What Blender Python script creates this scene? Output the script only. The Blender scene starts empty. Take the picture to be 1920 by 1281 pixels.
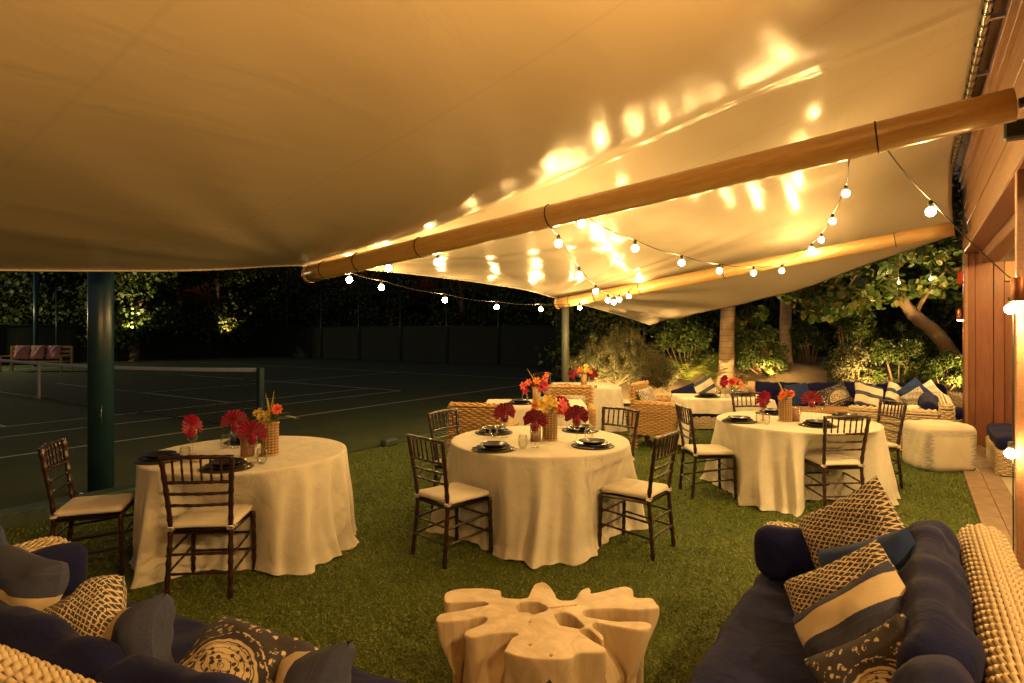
import bpy, math, random
import numpy as np
from mathutils import Vector, Matrix, Euler
random.seed(7); rng = np.random.default_rng(7)
PI = math.pi
sc = bpy.context.scene
C = bpy.data.collections.new('garden_dining'); sc.collection.children.link(C)

# ------------------------------------------------------------------ camera, world, exposure
CAMZ, FPX, HY = 1.7, 1150.0, 620.0
cd = bpy.data.cameras.new('camera'); cam = bpy.data.objects.new('camera', cd); C.objects.link(cam)
cam.location = (0, 0, CAMZ); cam.rotation_euler = (PI/2, 0, 0)
cd.sensor_width = 36; cd.lens = FPX/1920*36; cd.shift_y = -0.0107
cd.clip_start = .05; cd.clip_end = 400
sc.camera = cam
w = bpy.data.worlds.new('World'); sc.world = w; w.use_nodes = True
wn = w.node_tree.nodes
sky = wn.new('ShaderNodeTexSky'); sky.sky_type = 'NISHITA'; sky.sun_disc = False
sky.sun_elevation = math.radians(-2.5); sky.sun_rotation = math.radians(200)
w.node_tree.links.new(sky.outputs[0], wn['Background'].inputs[0]); wn['Background'].inputs[1].default_value = .24
sc.view_settings.view_transform = 'Standard'; sc.view_settings.look = 'None'
sc.view_settings.exposure = 1.1; sc.view_settings.gamma = 1
sc.view_settings.use_curve_mapping = False
sc.cycles.max_bounces = 7; sc.cycles.diffuse_bounces = 4; sc.cycles.glossy_bounces = 3
sc.cycles.transmission_bounces = 6; sc.cycles.transparent_max_bounces = 8
sc.cycles.sample_clamp_indirect = 4.0; sc.cycles.use_denoising = True
sc.cycles.caustics_reflective = False; sc.cycles.caustics_refractive = False
BULB_E, WARM = 250.0, (1.0, .61, .20)

# ------------------------------------------------------------------ coordinate helpers
U = Vector((.549, .836, 0)); Nn = Vector((-.836, .549, 0))      # along the facade / out from it
def F(s, t, z=0): return Vector((U.x*s+Nn.x*t, U.y*s+Nn.y*t, z))
def G(px, py, z=0):                                            # photo pixel -> point on the level plane z
    Y = FPX*(CAMZ-z)/(py-HY); return Vector(((px-960)/FPX*Y, Y, z))
def P(px, py, Y): return Vector(((px-960)/FPX*Y, Y, CAMZ-(py-HY)/FPX*Y))
FA = math.atan2(U.y, U.x)

# ------------------------------------------------------------------ object helpers
def tag(o, label=None, cat=None, group=None, kind=None):
    if label: o['label'] = label
    if cat: o['category'] = cat
    if group: o['group'] = group
    if kind: o['kind'] = kind
    return o
def empty(name, loc=(0,0,0), rz=0, label=None, cat=None, group=None):
    o = bpy.data.objects.new(name, None); C.objects.link(o); o.location = loc; o.rotation_euler = (0,0,rz)
    o.empty_display_size = .1
    return tag(o, label, cat, group)
def link_mesh(name, me, parent=None, loc=None, rot=None):
    o = bpy.data.objects.new(name, me); C.objects.link(o)
    if parent is not None: o.parent = parent
    if loc is not None: o.location = loc
    if rot is not None: o.rotation_euler = rot
    return o
def copy_tree(o, parent=None):
    c = o.copy(); C.objects.link(c)
    if parent is not None: c.parent = parent
    for ch in list(o.children): copy_tree(ch, c)
    return c
class MB:
    def __init__(s): s.v=[]; s.f=[]; s.n=0; s.uv=None
    def add(s, v, f):
        v = np.asarray(v, float); s.v.append(v); k = s.n
        s.f.extend([tuple(i+k for i in q) for q in f]); s.n += len(v); return s
    def box(s, x0,x1,y0,y1,z0,z1, M=None, bev=0):
        if bev:
            return s.rbox(x0,x1,y0,y1,z0,z1,bev,M)
        v = [(x,y,z) for z in (z0,z1) for y in (y0,y1) for x in (x0,x1)]
        if M is not None: v = [tuple(M @ Vector(p)) for p in v]
        return s.add(v, [(0,2,3,1),(4,5,7,6),(0,1,5,4),(2,6,7,3),(0,4,6,2),(1,3,7,5)])
    def rbox(s, x0,x1,y0,y1,z0,z1,b,M=None):
        v=[];f=[]
        cx,cy,cz=(x0+x1)/2,(y0+y1)/2,(z0+z1)/2; hx,hy,hz=(x1-x0)/2,(y1-y0)/2,(z1-z0)/2
        idx={}
        for sx in (-1,1):
            for sy in (-1,1):
                for sz in (-1,1):
                    for a in range(3):
                        d=[hx-b,hy-b,hz-b]; d[a]+=b
                        idx[(sx,sy,sz,a)]=len(v); v.append((cx+sx*d[0],cy+sy*d[1],cz+sz*d[2]))
        for a in range(3):
            o=[i for i in range(3) if i!=a]
            for sa in (-1,1):
                q=[]
                for p,r in ((-1,-1),(1,-1),(1,1),(-1,1)):
                    k=[0,0,0]; k[a]=sa; k[o[0]]=p; k[o[1]]=r; q.append(idx[(*k,a)])
                f.append(tuple(q) if (sa==1)==(a!=1) else tuple(q[::-1]))
        for a in range(3):
            for b2 in range(a+1,3):
                c=3-a-b2
                for sa in (-1,1):
                    for sb in (-1,1):
                        q=[]
                        for sc_,ax in ((-1,a),(-1,b2),(1,b2),(1,a)):
                            k=[0,0,0]; k[a]=sa;k[b2]=sb;k[c]=sc_; q.append(idx[(*k,ax)])
                        f.append(tuple(q))
        for sx in (-1,1):
            for sy in (-1,1):
                for sz in (-1,1): f.append(tuple(idx[(sx,sy,sz,a)] for a in range(3)))
        if M is not None: v=[tuple(M@Vector(p)) for p in v]
        return s.add(v,f)
    def tube(s, pts, r, n=8, cap=True, flat=1.0):
        pts = np.asarray([tuple(p) for p in pts], float); m = len(pts)
        rr = np.full(m, r) if np.isscalar(r) else np.asarray(r, float)
        d = np.gradient(pts, axis=0); d /= np.maximum(np.linalg.norm(d,axis=1)[:,None],1e-9)
        up = np.array([0,0,1.]) if abs(d[0][2])<.9 else np.array([0,1.,0])
        vs=[]
        for i in range(m):
            a = np.cross(d[i], up); na=np.linalg.norm(a)
            if na<1e-4: a=np.array([1.,0,0])
            else: a/=na
            b = np.cross(a, d[i])
            an = np.arange(n)*2*PI/n
            vs.append(pts[i]+rr[i]*(np.cos(an)[:,None]*a+flat*np.sin(an)[:,None]*b))
        f=[(i*n+j,i*n+(j+1)%n,(i+1)*n+(j+1)%n,(i+1)*n+j) for i in range(m-1) for j in range(n)]
        if cap: f += [tuple(range(n))[::-1], tuple((m-1)*n+j for j in range(n))]
        return s.add(np.concatenate(vs), f)
    def lathe(s, prof, n=24, c=(0,0,0)):
        v=[];m=len(prof)
        for r,z in prof:
            for j in range(n):
                a=2*PI*j/n; v.append((c[0]+r*math.cos(a),c[1]+r*math.sin(a),c[2]+z))
        f=[(i*n+j,i*n+(j+1)%n,(i+1)*n+(j+1)%n,(i+1)*n+j) for i in range(m-1) for j in range(n)]
        f += [tuple(range(n))[::-1], tuple((m-1)*n+j for j in range(n))]
        return s.add(v,f)
    def grid(s, A, close_u=False):          # A: (nu,nv,3)
        nu,nv=A.shape[:2]
        f=[(i*nv+j,((i+1)%nu)*nv+j,((i+1)%nu)*nv+j+1,i*nv+j+1) for i in range(nu if close_u else nu-1) for j in range(nv-1)]
        return s.add(A.reshape(-1,3), f)
    def mesh(s, name, m, smooth=True):
        me = bpy.data.meshes.new(name)
        me.from_pydata(np.concatenate(s.v).tolist() if s.v else [], [], s.f)
        me.materials.append(m)
        if smooth: me.polygons.foreach_set('use_smooth', [True]*len(me.polygons))
        me.update(); return me
    def build(s, name, m, parent=None, smooth=True, loc=None, rot=None):
        return link_mesh(name, s.mesh(name, m, smooth), parent, loc, rot)
def fast_mesh(name, verts, quads, m, smooth=True, k=4):
    me = bpy.data.meshes.new(name); nq=len(quads)
    me.vertices.add(len(verts)); me.vertices.foreach_set('co', np.asarray(verts,np.float32).ravel())
    me.loops.add(nq*k); me.loops.foreach_set('vertex_index', np.asarray(quads,np.int32).ravel())
    me.polygons.add(nq); me.polygons.foreach_set('loop_start', np.arange(nq,dtype=np.int32)*k)
    me.polygons.foreach_set('loop_total', np.full(nq,k,np.int32))
    me.polygons.foreach_set('use_smooth', np.full(nq, smooth)); me.materials.append(m); me.update(); me.validate()
    return me

# ------------------------------------------------------------------ material helpers
class NT:
    def __init__(s, name):
        s.m = bpy.data.materials.new(name); s.m.use_nodes = True; s.t = s.m.node_tree
        s.b = s.t.nodes['Principled BSDF']; s.out = s.t.nodes['Material Output']
    def n(s, typ, **kw):
        x = s.t.nodes.new(typ)
        for k,v in kw.items(): setattr(x,k,v)
        return x
    def set(s, sock, v):
        if isinstance(v, bpy.types.NodeSocket): s.t.links.new(v, sock)
        elif v is not None:
            if sock.type=='RGBA' and len(v)==3: v=(*v,1)
            sock.default_value = v
    def M(s, op, a, b=0.0, c=0.0):
        x = s.n('ShaderNodeMath', operation=op)
        s.set(x.inputs[0],a); s.set(x.inputs[1],b)
        if len(x.inputs)>2: s.set(x.inputs[2],c)
        return x.outputs[0]
    def tc(s, kind='Object'): return s.n('ShaderNodeTexCoord').outputs[kind]
    def map(s, v, sc_=(1,1,1), rot=(0,0,0), loc=(0,0,0)):
        x=s.n('ShaderNodeMapping'); s.set(x.inputs[0],v); x.inputs['Scale'].default_value=sc_
        x.inputs['Rotation'].default_value=rot; x.inputs['Location'].default_value=loc; return x.outputs[0]
    def noise(s, v, scale=5, det=3, dist=0, out=0, rough=.55):
        x=s.n('ShaderNodeTexNoise'); s.set(x.inputs['Vector'],v); x.inputs['Scale'].default_value=scale
        x.inputs['Detail'].default_value=det; x.inputs['Distortion'].default_value=dist; x.inputs['Roughness'].default_value=rough
        return x.outputs[out]
    def voro(s, v, scale=5, feat='F1', out='Distance'):
        x=s.n('ShaderNodeTexVoronoi', feature=feat); s.set(x.inputs['Vector'],v); x.inputs['Scale'].default_value=scale
        return x.outputs[out]
    def sep(s, v): x=s.n('ShaderNodeSeparateXYZ'); s.set(x.inputs[0],v); return x.outputs
    def comb(s, a,b,c=0.0):
        x=s.n('ShaderNodeCombineXYZ'); s.set(x.inputs[0],a);s.set(x.inputs[1],b);s.set(x.inputs[2],c); return x.outputs[0]
    def mix(s, f, a, b):
        x=s.n('ShaderNodeMix', data_type='RGBA'); s.set(x.inputs[0],f); s.set(x.inputs[6],a); s.set(x.inputs[7],b); return x.outputs[2]
    def ramp(s, f, stops):
        x=s.n('ShaderNodeValToRGB'); s.set(x.inputs[0],f); e=x.color_ramp.elements
        while len(e)<len(stops): e.new(.5)
        for i,(p,c) in enumerate(stops): e[i].position=p; e[i].color=(*c,1) if len(c)==3 else c
        return x.outputs[0]
    def step(s, v, lo, hi): x=s.n('ShaderNodeMapRange', interpolation_type='SMOOTHSTEP'); s.set(x.inputs[0],v); x.inputs[1].default_value=lo; x.inputs[2].default_value=hi; return x.outputs[0]
    def bump(s, h, st=.3, dist=.01, prev=None):
        x=s.n('ShaderNodeBump'); s.set(x.inputs['Height'],h); x.inputs['Strength'].default_value=st; x.inputs['Distance'].default_value=dist
        if prev is not None: s.set(x.inputs['Normal'],prev)
        s.t.links.new(x.outputs[0], s.b.inputs['Normal']); return x.outputs[0]
    def fin(s, col, rough=.6, **kw):
        s.set(s.b.inputs['Base Color'], col); s.set(s.b.inputs['Roughness'], rough)
        for k,v in kw.items(): s.set(s.b.inputs[k.replace('_',' ')], v)
        return s.m
def plain(name, col, rough=.5, var=.15, scale=20, bump=0, **kw):
    t=NT(name); o=t.tc(); nz=t.noise(o,scale,4)
    c=t.mix(nz, tuple(x*(1-var) for x in col), tuple(min(1,x*(1+var)) for x in col))
    if bump: t.bump(t.noise(o,scale*6,3), bump, .004)
    return t.fin(c, rough, **kw)
def fabric(name, col, rough=.85, weave=500, st=.25, wr=.35, sheen=.15, rnd=False):
    t=NT(name); o=t.tc(); x,y,z=t.sep(o)
    nz=t.noise(o,9,4); fine=t.noise(t.map(o,(1,1,6)),60,3)
    c=t.mix(nz, tuple(v*.85 for v in col), tuple(min(1,v*1.12) for v in col))
    c=t.mix(t.M('MULTIPLY',fine,.25), c, tuple(v*.7 for v in col))
    h=t.bump(t.noise(o,6,4,.6), wr, .03)
    t.bump(t.noise(o,weave,2), st, .002, h)
    t.fin(c, rough); t.b.inputs['Sheen Weight'].default_value=sheen; t.b.inputs['Specular IOR Level'].default_value=.12
    return t.m
def wood(name, c1, c2, scale=(1,1,1), rough=.5, coat=0, ring=12):
    t=NT(name); o=t.map(t.tc(), scale)
    g=t.noise(o, ring, 5, 1.2); g2=t.noise(o, ring*5, 3)
    c=t.mix(t.step(g,.3,.7), c1, c2); c=t.mix(t.M('MULTIPLY',g2,.45), c, tuple(v*.55 for v in c1))
    ri=t.n('ShaderNodeObjectInfo').outputs['Random']
    c=t.mix(t.M('MULTIPLY',ri,.25), c, tuple(v*.6 for v in c2))
    t.bump(g2,.15,.003)
    t.fin(c, rough); t.b.inputs['Coat Weight'].default_value=coat; t.b.inputs['Coat Roughness'].default_value=.15
    return t.m
def glowm(name, col, e):
    t=NT(name); t.fin((.8,.7,.5),.4); t.b.inputs['Emission Color'].default_value=(*col,1); t.b.inputs['Emission Strength'].default_value=e; return t.m

NAVY=(.0075,.010,.060)
M={}
M['cloth']=fabric('cloth',(.62,.58,.50),.8,420,.3,.5,.1)
M['cushion_cream']=fabric('cushion_cream',(.64,.59,.49),.85,500,.2,.2)
M['navy']=fabric('navy_fabric',NAVY,.9,700,.25,.5,.04)
M['denim']=fabric('denim_fabric',(.018,.036,.125),.9,600,.35,.3,.08)
M['red']=fabric('red_napkin',(.24,.004,.035),.75,600,.2,.1,.2)
M['darkwood']=wood('mahogany',(.018,.006,.005),(.032,.011,.008),(6,6,1),.3,.3)
M['black']=plain('black_stoneware',(.014,.015,.02),.22,.2,40)
M['mat']=None
def m_mat():
    t=NT('black_woven_mat'); x,y,z=t.sep(t.tc()); r=t.M('POWER',t.M('ADD',t.M('MULTIPLY',x,x),t.M('MULTIPLY',y,y)),.5)
    a=t.M('ARCTAN2',y,x); h=t.M('MULTIPLY',t.M('SINE',t.M('MULTIPLY',r,900)),t.M('SINE',t.M('MULTIPLY',a,90)))
    t.bump(h,.9,.006); return t.fin((.016,.016,.02),.5)
M['mat']=m_mat()
M['steel']=plain('steel',(.6,.58,.55),.25,.1,30,Metallic=1.0)
M['cable']=plain('black_cable',(.012,.012,.012),.5)
M['bulb']=glowm('lit_bulb',WARM,BULB_E)
M['smallbulb']=glowm('lit_small_bulb',(1,.62,.28),1100)
M['lampglow']=glowm('lamp_lens',(1,.6,.25),60)
M['greenpole']=plain('green_painted_steel',(.012,.040,.058),.33,.2,5,.1)
M['greypole']=plain('grey_painted_steel',(.14,.16,.13),.4,.2,5)
M['bronze']=plain('copper_fitting',(.30,.12,.06),.35,.1,10,Metallic=.8)
M['redplastic']=plain('red_plastic',(.55,.05,.04),.4)
M['stem']=plain('green_stem',(.06,.10,.02),.6)
M['votive']=plain('gold_votive',(.7,.45,.12),.25,.2,30,Metallic=.9)
def m_glass(name='clear_glass', col=(1,1,1)):
    t=NT(name); tr=t.n('ShaderNodeBsdfTransparent'); gl=t.n('ShaderNodeBsdfGlossy'); gl.inputs['Roughness'].default_value=.04; t.set(tr.inputs[0],(.95,.95,.93))
    fr=t.n('ShaderNodeLayerWeight'); fr.inputs[0].default_value=.32; mx=t.n('ShaderNodeMixShader'); t.t.links.new(t.M('MULTIPLY',fr.outputs['Facing'],.55),mx.inputs[0])
    t.t.links.new(tr.outputs[0],mx.inputs[1]); t.t.links.new(gl.outputs[0],mx.inputs[2]); t.t.links.new(mx.outputs[0],t.out.inputs[0]); return t.m
M['glass']=m_glass()
def m_sail():
    t=NT('cream_sail_fabric'); uv=t.tc('UV'); o=t.tc()
    sx,sy,_=t.sep(uv)                       # metres along the facade / out from it
    big=t.noise(o,.35,4,.4); streak=t.noise(t.map(uv,(.35,5,1)),3,4,.6); fine=t.noise(t.map(uv,(1.2,14,1)),18,3)
    c=t.mix(big,(.58,.50,.38),(.66,.58,.45)); c=t.mix(t.M('MULTIPLY',streak,.2),c,(.55,.47,.36))
    pan=t.M('ABSOLUTE',t.M('SUBTRACT',t.M('FRACT',t.M('DIVIDE',t.M('ADD',sx,.35),1.55)),.5))
    seam=t.step(pan,.488,.494); c=t.mix(t.M('MULTIPLY',seam,.16),c,(.40,.33,.24))
    h1=t.bump(t.noise(t.map(uv,(.5,1.4,1)),1.6,4,1.2),.10,.08)
    h2=t.bump(t.noise(t.map(uv,(.45,4.5,1)),5,4,.8),.06,.012,h1)
    h3=t.bump(t.noise(uv,420,2),.12,.002,h2)
    t.fin(c,.20); t.b.inputs['Specular IOR Level'].default_value=.34
    tr=t.n('ShaderNodeBsdfTranslucent'); t.set(tr.inputs[0],(.6,.5,.35)); mx=t.n('ShaderNodeMixShader'); mx.inputs[0].default_value=.12
    t.t.links.new(t.b.outputs[0],mx.inputs[1]); t.t.links.new(tr.outputs[0],mx.inputs[2]); t.t.links.new(mx.outputs[0],t.out.inputs[0])
    return t.m
M['sail']=m_sail()
M['bamboo']=wood('varnished_timber_pole',(.56,.33,.12),(.70,.46,.19),(.6,9,9),.28,.6,6)
M['plank']=wood('cedar_plank',(.26,.13,.07),(.36,.19,.11),(1,8,14),.42,.15,3)
M['redwood']=wood('red_cedar_panel',(.19,.065,.032),(.26,.10,.05),(9,9,1),.4,.2,3)
M['ceilwood']=wood('ceiling_boards',(.42,.22,.09),(.52,.30,.13),(1,8,8),.5,0,4)
def m_ground(name, c1, c2, sc1=3, fine=120, b=.5, rough=.95):
    t=NT(name); o=t.tc(); c=t.mix(t.step(t.noise(o,sc1,5),.35,.65),c1,c2); c=t.mix(t.M('MULTIPLY',t.noise(o,fine,3),.6),c,tuple(v*.5 for v in c1))
    t.bump(t.noise(o,fine,4),b,.02); return t.fin(c,rough)
M['court']=m_ground('court_surface',(.040,.062,.016),(.055,.080,.020),1.2,90,.4)
M['turf']=m_ground('turf_base',(.06,.10,.010),(.08,.12,.014),2.5,160,.8)
M['sand']=m_ground('sandy_soil',(.34,.24,.13),(.44,.33,.19),2.0,60,.9)
M['line']=plain('court_line_paint',(.66,.63,.54),.9,.3,8)
M['tile']=m_ground('sandstone_tile',(.24,.16,.10),(.32,.22,.14),6,90,.25,.6)
M['floor']=m_ground('pale_floor',(.55,.48,.36),(.62,.54,.42),3,60,.1,.4)
M['kerb']=m_ground('painted_kerb',(.03,.06,.05),(.05,.08,.065),6,60,.3,.6)
M['screen']=m_ground('green_windscreen',(.008,.012,.008),(.012,.017,.010),.8,200,.2,.8)
def m_blade():
    t=NT('turf_blade'); r=t.n('ShaderNodeNewGeometry').outputs['Random Per Island']
    pos=t.tc(); patch=t.noise(pos,1.3,4)
    c=t.ramp(r,[(0,(.05,.075,.007)),(.45,(.105,.14,.012)),(.8,(.165,.20,.022)),(1,(.25,.25,.07))])
    c=t.mix(t.step(patch,.35,.7),c,(.13,.165,.018)); return t.fin(c,.55)
M['blade']=m_blade()
def m_leaf(name, c1, c2, c3, rough=.45, tr=.25):
    t=NT(name); r=t.n('ShaderNodeNewGeometry').outputs['Random Per Island']
    c=t.ramp(r,[(0,c1),(.55,c2),(1,c3)])
    t.fin(c,rough); tl=t.n('ShaderNodeBsdfTranslucent'); t.set(tl.inputs[0],c); mx=t.n('ShaderNodeMixShader'); mx.inputs[0].default_value=tr
    t.t.links.new(t.b.outputs[0],mx.inputs[1]); t.t.links.new(tl.outputs[0],mx.inputs[2]); t.t.links.new(mx.outputs[0],t.out.inputs[0]); return t.m
M['leaf']=m_leaf('broad_leaf',(.03,.06,.010),(.06,.10,.016),(.13,.14,.03))
M['grape']=m_leaf('sea_grape_leaf',(.04,.08,.015),(.08,.13,.022),(.20,.17,.04),.35)
M['dusty']=m_leaf('grey_green_needle',(.07,.075,.030),(.11,.11,.045),(.17,.15,.065),.7)
M['frond']=m_leaf('palm_frond',(.05,.08,.012),(.10,.12,.02),(.17,.16,.03),.4)
M['darkleaf']=m_leaf('dark_tree_leaf',(.025,.045,.010),(.05,.08,.015),(.10,.10,.025),.5)
M['bark']=wood('bark',(.16,.10,.055),(.24,.16,.09),(3,3,3),.9,0,6)
def m_palm():
    t=NT('palm_bark'); x,y,z=t.sep(t.tc()); zz=t.M('ADD',z,t.M('MULTIPLY',t.noise(t.tc(),4,3),.05))
    r=t.M('FRACT',t.M('MULTIPLY',zz,7.5)); ring=t.step(r,.0,.14)
    c=t.mix(t.noise(t.map(t.tc(),(1,1,.4)),14,4),(.30,.20,.12),(.42,.30,.19)); c=t.mix(ring,(.14,.085,.05),c)
    t.bump(r,.6,.02); return t.fin(c,.85)
M['palm']=m_palm()
def m_wicker(name,c1,c2,rough=.55):
    t=NT(name); r=t.n('ShaderNodeNewGeometry').outputs['Random Per Island']; n=t.noise(t.tc(),30,3)
    c=t.mix(r,c1,c2); c=t.mix(t.M('MULTIPLY',n,.45),c,tuple(v*.55 for v in c1)); t.bump(t.noise(t.map(t.tc(),(1,1,1)),300,2),.3,.002); return t.fin(c,rough)
M['wicker']=m_wicker('pale_resin_wicker',(.52,.41,.26),(.62,.51,.35))
M['hyacinth']=m_wicker('golden_wicker',(.44,.26,.10),(.56,.36,.16))
M['core']=plain('wicker_core',(.16,.10,.05),.9)
M['rattan']=wood('rattan_strip',(.42,.26,.11),(.55,.36,.17),(4,4,4),.5,.1,8)
def m_root():
    t=NT('bleached_teak_root'); o=t.tc(); g=t.noise(t.map(o,(1,1,.35)),7,6,1.5); cr=t.voro(t.map(o,(1,2.2,.4)),6,'DISTANCE_TO_EDGE')
    c=t.mix(t.step(g,.35,.65),(.44,.34,.22),(.58,.47,.33)); c=t.mix(t.step(t.noise(o,3,5,1),.55,.75),c,(.36,.25,.14))
    c=t.mix(t.M('MULTIPLY',t.M('MULTIPLY',t.step(cr,.006,.0),t.step(t.noise(o,4,2),.55,.62)),.5),c,(.20,.12,.06))
    h=t.bump(g,.25,.02); t.bump(t.noise(t.map(o,(1,1,.25)),45,4),.18,.004,h); return t.fin(c,.5)
M['root']=m_root()
def m_pouf():
    t=NT('side_shaded_linen'); x,y,z=t.sep(t.tc()); ax=t.M('ABSOLUTE',x)  # plain cream linen with dark side shading put into its colour
    n=t.noise(t.map(t.tc(),(3,3,22)),5,5,.2)
    e=t.M('ADD',ax,t.M('MULTIPLY',t.M('SUBTRACT',n,.5),.16))
    side=t.M('MULTIPLY',t.step(e,.19,.27),t.step(e,.345,.29)); low=t.step(z,.22,.17)
    top=t.M('MULTIPLY',t.M('MULTIPLY',t.step(t.M('ADD',z,t.M('MULTIPLY',n,.03)),.14,.18),t.step(z,.24,.20)),t.step(ax,.30,.26))
    f=t.M('MULTIPLY',t.M('MAXIMUM',t.M('MULTIPLY',side,low),t.M('MULTIPLY',top,.5)),t.step(n,.25,.6))
    c=t.mix(t.M('MULTIPLY',f,.75),(.64,.59,.48),(.13,.14,.19)); t.bump(t.noise(t.map(t.tc(),(1,1,5)),80,3),.4,.004); t.fin(c,.9); return t.m
M['pouf']=m_pouf()
# pillow prints (UV driven)
def uvpat(name, fn, c_dark=(.014,.017,.04), c_light=(.56,.47,.33), rough=.9):
    t=NT(name); uv=t.tc('UV'); f=fn(t,uv); c=t.mix(f,c_dark,c_light); c=t.mix(t.M('MULTIPLY',t.noise(uv,90,2),.25),c,tuple(v*.5 for v in c_light))
    h=t.bump(t.noise(t.tc(),7,3,.5),.3,.03); t.bump(t.noise(uv,260,2),.3,.002,h); t.fin(c,rough); t.b.inputs['Sheen Weight'].default_value=.03; t.b.inputs['Specular IOR Level'].default_value=.12; return t.m
def jit(t,uv,amt,sc_):
    n=t.n('ShaderNodeTexNoise'); t.set(n.inputs['Vector'],uv); n.inputs['Scale'].default_value=sc_
    x,y,z=t.sep(uv); r,g,b=t.sep(n.outputs[1])
    return t.M('ADD',x,t.M('MULTIPLY',t.M('SUBTRACT',r,.5),amt)), t.M('ADD',y,t.M('MULTIPLY',t.M('SUBTRACT',g,.5),amt))
def f_diamond(kx,ky,th=.16):
    def f(t,uv):
        x,y=jit(t,uv,.030,20); x=t.M('MULTIPLY',x,kx); y=t.M('MULTIPLY',y,ky)
        a=t.M('FRACT',t.M('ADD',x,y)); b=t.M('FRACT',t.M('SUBTRACT',x,y))
        e=t.M('MINIMUM',t.M('ABSOLUTE',t.M('SUBTRACT',a,.5)),t.M('ABSOLUTE',t.M('SUBTRACT',b,.5)))
        return t.M('MULTIPLY',t.step(e,th+.05,th-.04),t.step(t.noise(t.map(uv,(1,1.6,1)),48,1),.36,.44))
    return f
def f_paisley(t,uv):
    x,y=jit(t,uv,.035,16); x=t.M('SUBTRACT',x,.52); y=t.M('SUBTRACT',y,.5)
    y2=t.M('ADD',y,t.M('MULTIPLY',t.M('MULTIPLY',x,x),.9))
    r=t.M('POWER',t.M('ADD',t.M('MULTIPLY',x,x),t.M('MULTIPLY',t.M('MULTIPLY',y2,y2),2.6)),.5)
    def band(a,b): return t.M('MULTIPLY',t.step(r,a-.006,a+.006),t.step(r,b+.006,b-.006))
    sp=t.voro(t.comb(x,y2),21); sp2=t.voro(t.comb(x,y2),15)
    sw=t.M('SINE',t.M('ADD',t.M('MULTIPLY',r,95),t.M('MULTIPLY',t.noise(uv,20,2),3)))
    inner=t.M('MULTIPLY',t.step(r,.33,.31),t.M('MULTIPLY',t.step(sp,.36,.43),t.step(sw,-.97,-.85)))
    o=t.M('MULTIPLY',t.step(r,.40,.42),t.M('MULTIPLY',t.step(sp2,.42,.30),t.step(t.noise(uv,24,2),.46,.54)))
    return t.M('MAXIMUM',t.M('MAXIMUM',inner,band(.335,.375)),t.M('MAXIMUM',o,t.M('MULTIPLY',band(.47,.49),t.step(t.noise(uv,30,2),.42,.5))))
def f_stripe(edges, thin=True):
    def f(t,uv):
        x,y=jit(t,uv,.008,60); f0=None
        for a,b in edges:
            k=t.M('MULTIPLY',t.step(y,a-.004,a+.004),t.step(y,b+.004,b-.004)); f0=k if f0 is None else t.M('MAXIMUM',f0,k)
        if thin:
            l=t.step(t.noise(t.map(uv,(.4,60,1)),1,2),.60,.72); f0=t.M('MAXIMUM',f0,t.M('MULTIPLY',l,.16))
        return f0
    return f
def f_rings(t,uv):
    x,y,z=t.sep(uv); a=t.M('SUBTRACT',t.M('FRACT',t.M('MULTIPLY',x,5)),.5); b=t.M('SUBTRACT',t.M('FRACT',t.M('MULTIPLY',y,5)),.5)
    r=t.M('POWER',t.M('ADD',t.M('MULTIPLY',a,a),t.M('MULTIPLY',b,b)),.5)
    return t.step(t.M('SINE',t.M('MULTIPLY',r,26)),-.2,.2)
M['diamond']=uvpat('diamond_ikat',f_diamond(12,18,.135))
M['diamond2']=uvpat('diamond_ikat_dense',f_diamond(12,19,.13),(.012,.013,.03),(.60,.50,.34))
M['paisley']=uvpat('paisley_print',f_paisley)
M['halfstripe']=uvpat('denim_and_cream_band',f_stripe([(0,.46)]),(.014,.029,.098),(.58,.49,.34))
M['deepband']=uvpat('denim_over_deep_cream_band',f_stripe([(0,.62)]),(.014,.029,.098),(.58,.49,.34))
M['widestripe']=uvpat('denim_cream_stripe',f_stripe([(.70,.89),(0,.05)]),(.014,.029,.098),(.58,.49,.34))
M['multistripe']=uvpat('blue_cream_stripes',f_stripe([(.14,.42),(.58,.86)],False),(.02,.045,.12),(.66,.58,.44))
M['rings']=uvpat('ring_print',f_rings,(.02,.02,.03),(.62,.56,.46))

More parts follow.
